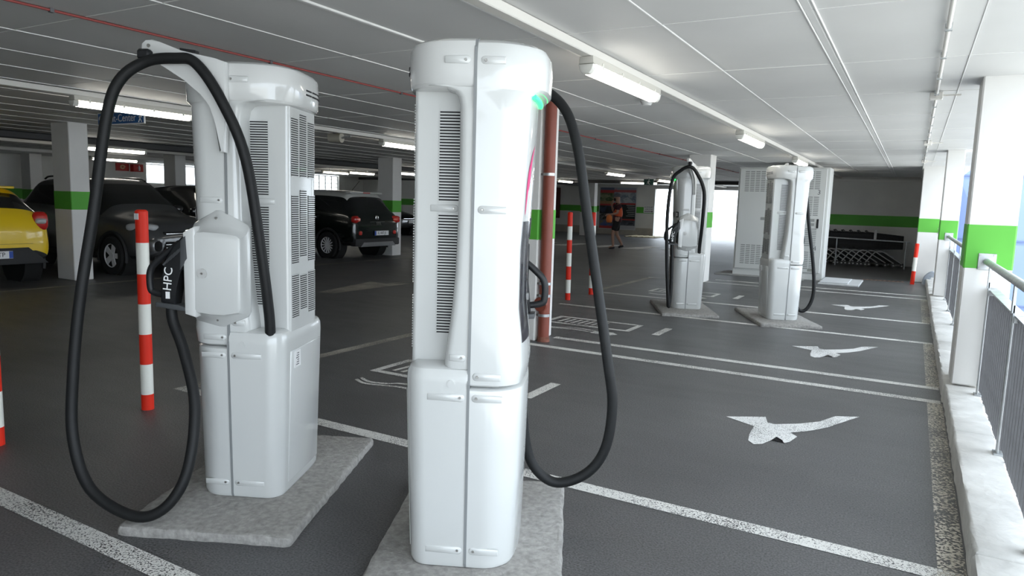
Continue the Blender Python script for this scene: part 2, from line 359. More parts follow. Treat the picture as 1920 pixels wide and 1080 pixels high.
FS = [  # front shell sections: z, W, D, corner r, bulge
    (.818, .300, .18, .08, .035), (.826, .310, .194, .085, .035), (.90, .314, .203, .09, .036), (1.02, .314, .196, .09, .034), (1.15, .314, .182, .085, .03), (1.40, .313, .180, .085, .032), (1.55, .312, .186, .085, .036),
    (1.75, .312, .192, .09, .038), (1.95, .313, .198, .095, .04), (2.035, .314, .200, .10, .04), (2.05, .316, .222, .16, .052), (2.065, .318, .236, .17, .058), (2.15, .318, .238, .17, .06), (2.205, .315, .234, .17, .06), (2.23, .305, .222, .165, .058), (2.246, .28, .198, .15, .05), (2.254, .2, .12, .1, .03)]
def front_x(y, z):
    for a, b in zip(FS, FS[1:]):
        if a[0] <= z <= b[0]:
            t = (z-a[0])/(b[0]-a[0]); W, D, r, bu = [a[i]+(b[i]-a[i])*t for i in (1, 2, 3, 4)]; break
    ay = abs(y); x = D if ay <= W-r else D-r+math.sqrt(max(0, r*r-(ay-W+r)**2))
    return x+bu*(1-(y/W)**2)*x/D
def surf_patch(name, m, y0, y1, z0, z1, off, parent, ny=8, nz=6, th=.004):
    bm = new(); G = []
    for j in range(nz+1):
        z = z0+(z1-z0)*j/nz; G.append([bm.verts.new((front_x(y0+(y1-y0)*i/ny, z)+off, y0+(y1-y0)*i/ny, z)) for i in range(ny+1)])
    fs = [bm.faces.new((G[j][i], G[j][i+1], G[j+1][i+1], G[j+1][i])) for j in range(nz) for i in range(ny)]
    bmesh.ops.recalc_face_normals(bm, faces=fs)
    ex = bmesh.ops.extrude_face_region(bm, geom=fs); bmesh.ops.translate(bm, verts=[v for v in ex['geom'] if isinstance(v, bmesh.types.BMVert)], vec=(-th-abs(off), 0, 0))
    return finish(bm, name, m, parent, 40)
def pill(bm, x0, x1, z, h, y, s, th=.003):
    """raised pill on a side plane y, rounded at the seam end x0"""
    d = 1 if x1 > x0 else -1; r = h/2; pts = [(x0+d*r-d*r*math.sin(math.pi*i/8), z+r*math.cos(math.pi*i/8)) for i in range(9)]
    pts += [(x1, z-r*.8), (x1, z+r*.8)]
    prism(bm, pts, 'y', y-s*.006, y+s*th, bev=.0022, seg=1)
def build_charger(name, label, loc, rz, cable, arm_rz, holster=True, cable_r=.0265, led=True, plug_dx=0):
    t = thing(name, label, 'charging station', loc, rz, 'fast charging stations on concrete pads')
    # lower covers
    half_body('rear_base_cover', GLOSS, [(.0, .298, .248, .075, .004), (.02, .305, .255, .08, .005), (.4, .314, .266, .085, .006), (.83, .324, .278, .085, .006), (.866, .322, .276, .085, .006), (.888, .312, .266, .08, .005), (.9, .292, .245, .07, .004)], -1, t)
    half_body('front_base_cover', GLOSS, [(.0, .298, .178, .11, .032), (.02, .305, .186, .12, .034), (.4, .313, .194, .13, .036), (.79, .322, .199, .13, .036), (.802, .32, .197, .13, .036), (.808, .31, .187, .12, .036)], 1, t)
    # upper front shell with its share of the head
    half_body('front_shell', GLOSS, FS, 1, t)
    # rear column, wings, head cap
    bm = new(); loft(bm, [[(x, y, z) for x, y in half_outline(.190-i, .276-i, .022, -1)] for z, i in ((.88, 0), (1.5, .002), (2.08, .0))]); finish(bm, 'vent_column', GLOSS, t, 32)
    for s in (1, -1):
        rows = []
        for z, wv in ((.892, .100), (.902, .112), (.95, .108), (1.04, .096), (1.15, .083), (1.3, .072), (1.5, .066), (1.8, .064), (1.98, .066), (2.02, .074), (2.04, .09), (2.055, .13), (2.062, .2)):
            rows.append([(-.004, s*.18, z), (-.004, s*.31, z), (-wv+.034, s*.31, z), (-wv+.018, s*.306, z), (-wv+.006, s*.296, z), (-wv, s*.28, z), (-wv-.004, s*.18, z)])
        bm = new(); loft(bm, rows); finish(bm, 'side_wing', GLOSS, t, 40)
    bm = new(); loft(bm, [[(x, y, z) for x, y in d_outline(W, D, -1)] for z, W, D in ((2.052, .300, .293), (2.058, .314, .308), (2.072, .323, .317), (2.15, .326, .321), (2.215, .323, .318), (2.235, .315, .308), (2.248, .295, .287), (2.254, .24, .23))]); finish(bm, 'head_cap', CAPW, t, 32)
    # seam gasket
    bm = new()
    for s in (1, -1):
        loft(bm, [[(-.0058, s*(w_-.02), z), (.0058, s*(w_-.02), z), (.0058, s*(w_+.001), z), (-.0058, s*(w_+.001), z)] for z, w_ in ((.004, .302), (.02, .307), (.4, .316), (.80, .324), (.83, .326), (.86, .318), (1.1, .316), (1.95, .316), (2.03, .324), (2.15, .328), (2.21, .325), (2.235, .31))])
    loft(bm, [[(-.0058, y, 2.2), (.0058, y, 2.2), (.0058, y, z), (-.0058, y, z)] for y, z in ((-.318, 2.22), (-.30, 2.243), (-.26, 2.256), (.26, 2.256), (.30, 2.243), (.318, 2.22))]); finish(bm, 'seam_gasket', GASK, t)
    bm = new(); loft(bm, [[(x*1, y, z) for x, y in half_outline(.2, .16, .08, 1)] for z in (.80, .83)]); finish(bm, 'shell_gap', VENTD, t)
    # grilles
    for s in (1, -1):
        y = s*.1925
        for z0, z1 in ((1.02, 1.54), (1.595, 1.975)):
            v = box('side_vent', VENTD, (-.165, -.072, min(y-s*.01, y), max(y-s*.01, y), z0, z1), t)
            bm = new(); n = int((z1-z0)/.0125)
            for i in range(n+1): z = z0+(z1-z0)*i/n; bx(bm, -.167, -.070, min(y-s*.002, y+s*.0035), max(y-s*.002, y+s*.0035), z-.003, z+.003)
            finish(bm, 'vent_slats', GLOSS, v)
    for z0, z1, ca, cb in ((.95, 1.17, .03, -.01), (1.24, 1.63, .03, .03), (1.70, 2.03, -.01, .03)):
        for yc in (-.115, 0, .115):
            e0 = ca*(yc/.115)**2; e1 = cb*(yc/.115)**2; a, b_ = z0+(.03-e0 if ca > 0 else 0), z1-(.0+e1)
            v = box('rear_vent', VENTD, (-.2785, -.266, yc-.044, yc+.044, a, b_), t)
            bm = new(); n = int((b_-a)/.0115)
            for i in range(n+1): z = a+(b_-a)*i/n; bx(bm, -.2815, -.277, yc-.046, yc+.046, z-.0028, z+.0028)
            finish(bm, 'vent_slats', GLOSS, v)
    for i in range(3):
        ya, yb = .06-i*.085, .06-i*.085-.07
        for z in (2.128, 2.15):
            bm = new(); ys = [ya+(yb-ya)*k_/5 for k_ in range(6)]; xs_ = [-.3195*(1-abs(q/.326)**2.9)**(1/2.9)-.0035 for q in ys]
            loft(bm, [[(x_, q, z-.004), (x_, q, z+.004), (x_+.012, q, z+.004), (x_+.012, q, z-.004)] for x_, q in zip(xs_, ys)]); finish(bm, 'cap_slot', VENTD, t)
    # screws on their pads
    for s in (1, -1):
        for x, z, yy_, L_ in ((-.04, 2.16, .3245, .085), (.04, 2.16, .3165, .08), (.04, 1.565, .3118, .1), (-.10, 1.565, .1905, -.08), (-.035, .94, .3105, .05), (.035, .862, .3125, .1), (-.035, .77, .3225, .14), (.035, .77, .3212, .11), (-.035, .08, .3065, .14), (.035, .08, .3065, .11)):
            if holster and s == 1 and z in (.94, .862): pass
            sx = 1 if x > 0 else -1; x0 = x-sx*.02; x1 = x+sx*abs(L_); 
            if L_ < 0: x0, x1 = x-.02, x+.09 if False else x-.10; x0 = x+.02
            bm = new(); pill(bm, x0, x1, z, .034, s*yy_, s); p = finish(bm, 'screw_pad', GLOSS, t, 50)
            bm = new(); cyl(bm, (x, s*yy_, z), (x, s*(yy_+.0075), z), .0075, .0045, 10); finish(bm, 'screw', STEEL, p, 30)
    bm = new(); cyl(bm, (-.075, .31, .83), (-.075, .3265, .83), .016, n=20); cyl(bm, (-.075, -.31, .83), (-.075, -.3265, .83), .016, n=20); finish(bm, 'base_plug', GLOSS, t, 30)
    # rear base panel frame and rating label
    bm = new(); bx(bm, -.263, -.24, -.235, .20, .05, .78, bev=.008, seg=2)
    for v in bm.verts: v.co.x -= .024*(v.co.z-.05)/.73
    finish(bm, 'rear_panel', GLOSS, t, 40)
    lb = box('rating_label', WHITE, (-.289, -.27, .08, .16, .68, .77), t)
    for i in range(6): box('label_print', GREYT, (-.2895, -.272, .105, .145-(i % 3)*.008, .692+i*.012, .697+i*.012), lb)
    # front: screen, reader, logo, light
    surf_patch('screen', SCREEN, -.225, -.03, 1.0, 1.52, .003, t)
    surf_patch('card_reader', BLACKP, -.01, .09, 1.44, 1.53, .004, t); ip = surf_patch('info_plate', BLACKP, .17, .27, 1.44, 1.53, .004, t); surf_patch('plate_print', WHITE, .19, .25, 1.46, 1.515, .0055, ip, 4, 2)
    surf_patch('stop_button', mat('button_grey', (.2, .2, .2), .5), .05, .08, 1.15, 1.18, .010, t, 2, 2)
    for a, b_ in (((-.06, 1.90), (-.16, 1.70)), ((-.10, 1.88), (-.20, 1.60))):
        bm = new(); P = catmull([(a[0], 0, a[1]), ((a[0]+b_[0])/2-.02, 0, (a[1]+b_[1])/2+.03), (b_[0], 0, b_[1])], 8); n = len(P); rr = []
        L_ = []; R_ = []
        for i, p in enumerate(P):
            wd = .018*math.sin(math.pi*(i+.2)/(n+.4)); 
            for lst, q in ((L_, p.x-wd), (R_, p.x+wd)): lst.append(bm.verts.new((front_x(q, p.z-.05)+.002, q, p.z-.05)))
        for i in range(n-1): bm.faces.new((L_[i], R_[i], R_[i+1], L_[i+1]))
        finish(bm, 'logo_swoosh', MAGENTA, t)
    bm = new(); P = [(front_x(y, 2.03)+.008, y, 2.036) for y in [-.21+.03*i for i in range(11)]]; tube(bm, P, .012, 8); sl = finish(bm, 'status_light', LEDG if led else CAPW, t, 60)
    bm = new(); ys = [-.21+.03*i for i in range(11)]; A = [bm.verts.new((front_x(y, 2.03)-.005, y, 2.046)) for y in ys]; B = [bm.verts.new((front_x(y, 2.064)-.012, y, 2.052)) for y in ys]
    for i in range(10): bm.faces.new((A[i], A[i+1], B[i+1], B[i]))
    finish(bm, 'glow_crescent', mat('painted_led_glow', (.25, .75, .4), .5, emit=((.08, .75, .22), .8)) if led else CAPW, sl)  # emissive crescent painting the LED's glow onto the cap underside
    # connector holster on the left side
    HP = [(.175, 1.43), (.165, 1.45), (.055, 1.515), (.03, 1.515), (-.112, 1.445), (-.122, 1.425), (-.120, .995), (-.108, .975), (.02, .918), (.05, .918), (.165, .945), (.178, .965)]
    c = (.03, 1.2)
    def sc(k, kz=None): kz = kz or k; return [(c[0]+(x-c[0])*k, c[1]+(z-c[1])*kz) for x, z in HP]
    HQ = [(.175, 1.395), (.165, 1.405), (.08, 1.415), (-.02, 1.41), (-.095, 1.40), (-.112, 1.385), (-.110, 1.02), (-.098, 1.0), (-.02, .985), (.05, .985), (.165, 1.0), (.178, 1.015)]
    def mixp(k, s_): return [(c[0]+((a[0]*(1-k)+b_[0]*k)-c[0])*s_, c[1]+((a[1]*(1-k)+b_[1]*k)-c[1])*s_) for a, b_ in zip(HP, HQ)]
    bm = new(); loft(bm, [[(x, y, z) for x, z in q] for y, q in ((.300, mixp(0, .98)), (.312, mixp(0, 1)), (.324, mixp(.1, 1)), (.345, mixp(.7, 1.0)), (.385, mixp(1, .985)), (.398, mixp(1, .96)), (.402, mixp(1, .9)))])
    h = finish(bm, 'connector_holster', GLOSS, t, 38)
    bm = new(); prism(bm, [(.186, 1.40), (.128, 1.432), (.120, 1.415), (.124, .985), (.130, .975), (.184, .99)], 'y', .318, .404, bev=.010); finish(bm, 'holster_rim', CAPW, h, 40)
    box('socket', BLACKP, (.150, .200, .265, .385, 1.04, 1.40), h, bev=.01)
    for x, z in ((.045, 1.475), (.045, .955), (.085, 1.2)):
        bm = new(); yy_ = .335 if z != 1.2 else .407; cyl(bm, (x, yy_-.01, z), (x, yy_+.008, z), .008, .005, 10); finish(bm, 'screw', STEEL, h, 30)
    bm = new(); cyl(bm, (.085, .40, 1.2), (.085, .4105, 1.2), .024, n=20); finish(bm, 'screw_recess', mat('recess_grey', (.5, .5, .49), .5), h, 30)
    # plug: body, handle, flange, lettering
    BP = [(.166, 1.395), (.194, 1.382), (.245, 1.333), (.291, 1.254), (.304, 1.157), (.317, 1.044), (.238, 1.032), (.226, 1.123), (.218, 1.202), (.163, 1.264)]
    bm = new(); prism(bm, BP, 'y', .325, .398, bev=.014, seg=2); g = finish(bm, 'plug_body', BLACKP, t, 50)
    tubeo('plug_handle', BLACKP, catmull([(.225, .362, 1.345), (.335, .362, 1.258), (.382, .362, 1.200), (.384, .362, 1.11), (.36, .362, 1.088), (.30, .362, 1.078)], 6), .0175, g)
    bm = new(); prism(bm, [(.20, 1.36), (.165, 1.40), (.158, 1.27), (.205, 1.21)], 'y', .318, .405, bev=.008); finish(bm, 'plug_collar', DGREY, g, 40)
    box('plug_label', WHITE, (.262, .284, .398, .3995, 1.065, 1.10), g)
    for i in range(5):
        bm = new(); bx(bm, -.004, .004, .397, .401, -.035, .035, mtx=Matrix.Translation((.200+.017*i, 0, 1.315-.014*i)) @ Matrix.Rotation(-.75, 4, 'Y')); finish(bm, 'grip_rib', DGREY, g)
    text('plug_lettering', 'HPC', .062, WHITE, frame((.268, .3992, 1.165), (-.10, 0, .99), (.99, 0, .10)), g)
    bm = new(); prism(bm, [(.34, 1.045), (.22, 1.035), (.15, 1.015), (.15, 1.0), (.22, 1.008), (.34, 1.02)], 'y', .30, .40, bev=.006); pr = finish(bm, 'plug_rest', DGREY, t, 40); pr.location.x = g.location.x = plug_dx
    # cable arm: fin with swivel head
    AP = [(-.03, 2.235), (.02, 2.25), (.115, 2.268), (.19, 2.284), (.30, 2.324), (.34, 2.336), (.372, 2.334), (.393, 2.316), (.396, 2.292), (.375, 2.268), (.30, 2.217), (.178, 2.143), (.09, 2.085), (.045, 2.03), (.02, 1.96), (.008, 1.80), (-.02, 1.80), (-.03, 2.0)]
    bm = new(); prism(bm, AP, 'y', .008, .05, bev=.010, seg=2); arm = finish(bm, 'cable_arm', CAPW, t, 45); arm.location = (0, .312, 0); arm.rotation_euler = (0, 0, arm_rz)
    bm = new(); prism(bm, [(.12, 2.275), (.20, 2.285), (.20, 2.297), (.12, 2.287)], 'y', .012, .046); finish(bm, 'arm_slot', BLACKP, arm)
    bm = new(); cyl(bm, (.355, .05, 2.305), (.355, .053, 2.305), .009, n=14); finish(bm, 'arm_bolt', STEEL, arm, 30)
    bm = new(); bx(bm, .335, .40, .036, .085, 2.235, 2.285, bev=.01); finish(bm, 'cable_clamp', BLACKP, arm, 40)
    tubeo('cable', RUBBER, catmull(cable, 7), cable_r, t, 14)
    return t
PZ = .05
T25 = math.radians(25)
def cz(P): return [(x, y, z-PZ) for x, y, z in P]
cab1 = cz([(-.209, .286, .93), (-.209, .30, 1.05), (-.19, .335, 1.343), (-.125, .355, 1.817), (-.021, .385, 2.096), (.099, .395, 2.268), (.206, .395, 2.290), (.352, .395, 2.272), (.47, .42, 2.18), (.539, .43, 2.0), (.606, .46, 1.533), (.666, .5, 1.112), (.69, .54, .743), (.676, .58, .43), (.559, .63, .19), (.324, .66, .083), (.172, .64, .128), (.088, .58, .302), (.1, .48, .595), (.195, .4, .845), (.268, .368, 1.0), (.275, .364, 1.09)])
cab2 = cz([(-.209, .286, .93), (-.209, .30, 1.05), (-.19, .335, 1.343), (-.125, .355, 1.817), (-.06, .45, 2.096), (.02, .58, 2.24), (.14, .63, 2.27), (.27, .60, 2.22), (.366, .55, 2.11), (.43, .50, 1.91), (.484, .46, 1.606), (.553, .41, 1.232), (.622, .36, .849), (.655, .36, .627), (.63, .36, .397), (.539, .36, .255), (.388, .36, .193), (.274, .36, .259), (.215, .36, .40), (.18, .36, .7), (.165, .364, 1.0), (.175, .364, 1.09)])
cab3 = cz([(-.17, .286, .93), (-.165, .31, 1.05), (-.15, .5, 1.45), (-.13, .58, 1.9), (.0, .62, 2.17), (.11, .64, 2.26), (.24, .58, 2.2), (.345, .52, 2.05), (.385, .5, 1.55), (.36, .5, .9), (.31, .5, .30), (.285, .48, .10), (.262, .45, .30), (.262, .42, .7), (.268, .372, 1.0), (.275, .364, 1.09)])
cab4 = cz([(-.17, .286, .93), (-.165, .31, 1.05), (-.15, .5, 1.45), (-.13, .58, 1.9), (.0, .62, 2.17), (.14, .63, 2.26), (.30, .55, 2.2), (.40, .48, 1.95), (.475, .46, 1.455), (.592, .45, .794), (.625, .45, .375), (.555, .45, .145), (.44, .45, .10), (.33, .44, .30), (.25, .40, .8), (.268, .37, 1.0), (.275, .364, 1.09)])
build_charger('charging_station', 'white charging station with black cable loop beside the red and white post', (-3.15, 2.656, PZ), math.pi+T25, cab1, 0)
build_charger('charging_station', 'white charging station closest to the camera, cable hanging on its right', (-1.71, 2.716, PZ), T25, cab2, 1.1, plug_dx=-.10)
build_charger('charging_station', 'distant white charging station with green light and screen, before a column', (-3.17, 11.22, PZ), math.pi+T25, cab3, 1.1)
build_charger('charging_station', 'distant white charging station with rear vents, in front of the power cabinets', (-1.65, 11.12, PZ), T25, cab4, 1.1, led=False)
# concrete pads
def pad(loc, label, L_=1.44, W_=.86):
    bm = new(); bx(bm, -W_/2, W_/2, -L_/2, L_/2, -.02, PZ, bev=.022, seg=2)
    bmesh.ops.subdivide_edges(bm, edges=[e for e in bm.edges if e.calc_length() > .3], cuts=22)
    for v in bm.verts:
        if v.co.z > 0:
            e = max(abs(v.co.x)/(W_/2), abs(v.co.y)/(L_/2))
            if e > .94: v.co += Vector((random.uniform(-.004, .004), random.uniform(-.004, .004), random.uniform(-.004, .0)))
    o = finish(bm, 'concrete_pad', CONC, None, 40); o.location = (loc[0], loc[1], 0); o.rotation_euler = (0, 0, T25)
    return tag(o, label, 'concrete pad', 'rough concrete pads under the charging stations')
pad((-3.12, 2.69), 'rough grey concrete pad with white edges under the charger with the big cable loop')
pad((-1.72, 2.73), 'rough grey concrete pad under the charger closest to the camera')
pad((-3.16, 11.2), 'distant concrete pad under the charger with the green light', 1.6)
pad((-1.72, 11.2), 'distant concrete pad under the charger before the power cabinets', 1.6)
# ================================================================== POSTS, PIPE, RAILING
def post(name, label, x, y, H, r, bands, tilt=0):
    t = thing(name, label, 'post', (x, y, 0), 0, 'red and white posts'); z = 0.0
    for i, (h, red) in enumerate(bands):
        bm = new(); cyl(bm, (0, 0, z), (0, 0, z+h), r, n=20); 
        finish(bm, 'red_band' if red else 'white_band', PRED if red else PWHT, t, 40); z += h
    bm = new(); cyl(bm, (0, 0, z), (0, 0, z+.012), r, r*.7, n=20); finish(bm, 'post_cap', PRED, t, 30)
    t.rotation_euler = (0, tilt, 0); return t
H = 1.51
B6 = [(.16, 1), (.235, 0), (.27, 1), (.27, 0), (.265, 1), (.0, 0)]
def bands(H, seq): return [(H*f, r) for f, r in seq]
SEQ = [(.08, 1), (.155, 0), (.153, 1), (.153, 0), (.15, 1), (.155, 0), (.154, 1)]
p1 = post('marker_post', 'red and white post beside the charger with the big cable loop', -4.95, 3.15, 1.51, .044, bands(1.5, SEQ))
bm = new(); bx(bm, -.02, .03, -.0455, -.043, 1.44, 1.485); finish(bm, 'sticker', WHITE, p1)
post('marker_post', 'red and white post behind the red drain pipe, left one of the pair', -5.10, 10.95, 1.51, .044, bands(1.5, SEQ), -.01)
post('marker_post', 'red and white post partly behind the hanging cable, right one of the pair', -5.08, 11.91, 1.51, .044, bands(1.5, SEQ), -.01)
post('marker_post', 'short red and white post by the pillar and shopping carts', .08, 19.14, .97, .045, bands(.96, [(.33, 1), (.34, 0), (.33, 1)]), .03)
post('marker_post', 'red and white post cut off by the left picture edge', -4.995, 2.152, 1.51, .044, bands(1.5, SEQ))
# red drain pipe on the middle column
pp = thing('drain_pipe', 'rust red drain pipe with steel clamps standing at the white column', 'pipe', (-3.755, 7.41, 0))
cylo('pipe_tube', PIPER, (0, 0, 0), (0, 0, CZ-.01), .068, parent=pp, n=24)
cylo('pipe_foot', mat('pipe_foot_dirt', (.20, .08, .055), .9, noise=(20, .4)), (0, 0, 0), (0, 0, .06), .078, .072, pp, 24)
for z in (1.985, .70, .555, .32):
    bm = new(); cyl(bm, (0, 0, z-.016), (0, 0, z+.016), .072, n=24); c = finish(bm, 'pipe_clamp', GALV, pp, 30); box('clamp_bolt', STEEL, (-.083, -.05, -.05, -.03, z-.012, z+.012), c)
bm = new(); cyl(bm, (-.012, -.05, .455), (-.015, -.09, .455), .085, n=28); q = finish(bm, 'inspection_cap', PIPER, pp, 30)
for a in (-.05, .02): cylo('cap_screw', STEEL, (-.0+a, -.09, .44), (-.0+a, -.096, .44), .006, parent=q, n=8)
# railing
def railing(label, y0, y1, posts, pick=.115):
    t = thing('railing', label, 'railing', (.6, y0, .17))
    L_ = y1-y0
    cylo('handrail', GALV, (-.035, 0, 1.10), (-.035, L_, 1.10), .027, parent=t, n=18)
    for s_, e in ((0, 0), (1, L_)):
        pl = box('wall_plate', GALV, (-.10, .03, e+(-.012 if s_ else 0), e+(0 if s_ else .012), 1.03, 1.17), t, bev=.003)
        for dx in (-.085, .015):
            for dz in (1.045, 1.155): bm = new(); yb = e-.012 if s_ else e+.012; cyl(bm, (dx, yb, dz), (dx, yb+(-.01 if s_ else .01), dz), .008, n=6); finish(bm, 'plate_bolt', STEEL, pl)
    box('top_bar', GALV, (-.015, .055, 0.02, L_-.02, .872, .884), t)
    box('bottom_bar', GALV, (.0, .045, 0.02, L_-.02, -.085, -.075), t)
    n = int(L_/pick)
    for i in range(n+1):
        y = .05+(L_-.1)*i/n; 
        o = bpy.data.objects.new('picket', PICK); link(o, t); o.location = (.022, y, 0)
    for y in posts:
        p = box('post', GALV, (-.03, -.018, y-y0-.03, y-y0+.03, -.0, .95), t, bev=.002); box('post_foot', GALV, (-.045, .005, y-y0-.05, y-y0+.05, -.006, .012), p, bev=.002)
        box('post_bracket', GALV, (-.035, -.02, y-y0-.03, y-y0+.03, .9, 1.08), p); box('bar_clip', GALV, (-.02, .058, y-y0-.035, y-y0+.035, .84, .886), p)
bmq = new(); bx(bmq, -.018, .018, -.006, .006, -.10, .872); PICK = bpy.data.meshes.new('picket'); bmq.to_mesh(PICK); bmq.free(); PICK.materials.append(RAILD)
railing('galvanised railing with dark pickets nearest the camera at the right edge', 1.5, 7.17, (2.2, 3.7, 5.23, 6.9))
railing('galvanised railing between the first and second roadside columns', 7.62, 14.95, (8.0, 9.6, 11.2, 12.8, 14.4))
railing('galvanised railing beyond the second column, before the far pillar', 15.4, 19.86, (16, 17.6, 19.2))
bm = new()
for i in range(3): tube(bm, catmull([(.18+.04*i, 0, .04), (.22+.04*i, -.02, .22), (.35, -.04, .33-.04*i), (.46, -.03, .2), (.48, 0, .04)], 5), .035, 8)
tag(finish(bm, 'flexible_duct', mat('duct_grey', (.42, .46, .52), .6), None, 60, loc=(.12, 18.9, 0)), 'grey flexible duct bent over the kerb by the far pillar', 'duct')
tag(box('key_box', mat('keybox_grey', (.5, .52, .55), .5), (.70, .80, 20.3, 20.352, 2.05, 2.2), bev=.006), 'small grey electrical box on the blue grey side wall', 'box')
# ================================================================== CEILING SERVICES
struct(box('trim_1', TRUNK, (-2.265, -2.175, Y0+.1, 25.4, CZ-.075, CZ-.012), bev=.006))
struct(box('trim_2', TRUNK, (-8.80, -8.70, Y0+.1, 37.8, CZ-.075, CZ-.012), bev=.006))
struct(box('trim_3', mat('duct_dark', (.05, .05, .052), .6), (-16.6, -16.35, 3, 37.8, CZ-.16, CZ-.012), bev=.02))
struct(box('trim_4', TRUNK, (-18.3, -18.1, 3, 37.8, CZ-.14, CZ-.012), bev=.01))
struct(box('trim_5', TRUNK, (-23.3, -23.15, 3, 31.3, CZ-.10, CZ-.012)))
struct(box('trim_6', mat('duct_dark', (.05, .05, .052), .6), (-27.9, -4.2, 30.9, 31.1, CZ-.15, CZ-.012)))
cr = thing('ceiling_pipe', 'thin red pipe running along the ceiling joint', 'pipe', (-5.0, Y0+1, CZ-.02))
tubeo('pipe_tube', mat('thin_red', (.30, .06, .055), .6), [(0, 0, 0), (0, 35, 0)], .009, cr, 8)
for i in range(20): box('pipe_clip', GREYT, (-.014, .014, 1.8*i+.4, 1.8*i+.425, -.014, .012), cr)
cd = thing('conduit', 'grey conduit with clips and junction boxes along the ceiling near the columns', 'conduit', (.078, Y0+1, CZ-.045))
cylo('conduit_tube', TRUNK, (0, 0, 0), (0, 30.2, 0), .014, parent=cd, n=10)
for i in range(34): box('conduit_clip', GALV, (-.02, .02, .4+i*.88, .43+i*.88, -.02, .026), cd)
for y in (7.9+5, 13+5, 17.4+5): 
    j = box('junction_box', TRUNK, (-.055, .055, y-.055, y+.055, -.035, .026), cd, bev=.006); cylo('box_branch', TRUNK, (.05, y, 0), (.2, y, 0), .009, parent=j, n=8)
def lamp(label, x, y, z=CZ-.075, L_=1.6, rz=0, on=True):
    t = thing('fluorescent_lamp', label, 'lamp', (x, y, z), rz, 'fluorescent ceiling lamps')
    P = [(-.055, 0), (.055, 0), (.06, -.055), (-.06, -.055)]
    bm = new(); prism(bm, P, 'y', -L_/2, L_/2, bev=.008); finish(bm, 'housing', LAMPH, t, 40)
    Q = [(-.06, -.058), (.06, -.058), (.05, -.10), (.028, -.125), (-.028, -.125), (-.05, -.10)]
    bm = new(); prism(bm, Q, 'y', -L_/2+.06, L_/2-.06); finish(bm, 'diffuser', LAMPD, t, 50)
    for s in (-1, 1):
        a, b_ = sorted((s*(L_/2-.06), s*(L_/2+.005))); bm = new(); prism(bm, Q, 'y', a, b_, bev=.008); finish(bm, 'end_cap', LAMPC, t, 40)
        for k in (.2, .62): box('clip', LAMPC, (.058, .066, s*k-.012, s*k+.012, -.075, -.03), t)
        for k in (.35,): box('hanger', GALV, (-.02, .02, s*k-.02, s*k+.02, -.005, .075), t)
    return t
lamp('fluorescent lamp hanging nearest, right of the closest charger', -2.22, 5.72)
lamp('second fluorescent lamp along the right hand ceiling trunking', -2.22, 11.0)
lamp('third fluorescent lamp on the right trunking, above the power cabinets', -2.22, 16.2)
lamp('unseen fourth lamp on the right trunking, added to brighten the shopping cart corner', -2.22, 21.5)  # out of view, added to lift the back wall and carts
lamp('long lit lamp in front of the blue hanging sign', -8.75, 5.55)
lamp('lit lamp on the left trunking, between the two large chargers', -8.75, 11.1)
lamp('lit lamp on the left trunking, hidden behind the closest charger', -8.75, 16.6)
lamp('small lit lamp above the person, left trunking', -8.75, 22.1)
lamp('small distant lamp by the exit sign near the bright opening', -8.75, 27.3)
lamp('lit lamp above the dark car behind the left column', -16.48, 9.85, CZ-.16)
lamp('small lit lamp right of the column behind the rear-facing dark car', -16.48, 20.9, CZ-.16)
lamp('lit lamp above the red fire signs', -23.2, 13.9, CZ-.10)
lamp('small lit lamp before the gridded window', -21.7, 22.6, CZ-.07); lamp('small lit lamp right of its twin, left of the column behind the green car', -20.5, 22.9, CZ-.07)
lamp('small lit lamp just right of the red drain pipe', -14.4, 30.1, CZ-.05)
lamp('lit lamp lying crosswise above the posters', -10.95, 30.6, CZ-.06, 1.7, math.pi/2+.35)
sd = thing('smoke_detector', 'round white smoke detector on the ceiling beside the nearest lamp', 'smoke detector', (-2.66, 7.55, CZ-.006))
bm = new(); cyl(bm, (0, 0, 0), (0, 0, -.03), .075, n=24); finish(bm, 'detector_base', WHITE, sd, 30); bm = new(); cyl(bm, (0, 0, -.03), (0, 0, -.065), .07, .045, n=24); finish(bm, 'detector_head', WHITE, sd, 30)
sp = thing('horn_speaker', 'beige cylindrical speaker under the ceiling left of a lit lamp', 'speaker', (-8.95, 9.3, CZ-.012))
bm = new(); cyl(bm, (-.12, 0, -.13), (.12, .05, -.13), .075, .085, 20); finish(bm, 'speaker_body', mat('speaker_beige', (.48, .45, .38), .6), sp, 40); box('speaker_bracket', GALV, (-.02, .02, -.02, .02, -.07, 0), sp); cylo('speaker_arm', GALV, (.12, .05, -.13), (.3, .08, -.10), .02, parent=sp)
# hanging sign
sg = thing('hanging_sign', 'blue hanging sign with white arrow and centre lettering', 'sign', (-10.4, 6.35, 0))
BLUE = mat('sign_blue', (.02, .10, .30), .4)
box('sign_border', WHITE, (-.585, .585, -.012, .012, 2.62, 2.81), sg, bev=.006); box('sign_face', BLUE, (-.572, .572, -.0145, .0145, 2.633, 2.797), sg, bev=.004)
poly_pts = [(-.50, 2.645), (-.46, 2.645), (-.46, 2.73), (-.415, 2.695), (-.415, 2.735), (-.48, 2.785), (-.545, 2.735), (-.545, 2.695), (-.50, 2.73)]
bm = new(); prism(bm, poly_pts, 'y', -.016, -.0145); finish(bm, 'sign_arrow', WHITE, sg)
text('sign_lettering', 'Fit-Center', .155, WHITE, frame((.06, -.0155, 2.712), (1, 0, 0), (0, 0, 1)), sg)
bm = new(); cyl(bm, (.50, -.016, 2.77), (.50, -.0145, 2.77), .016, n=12)
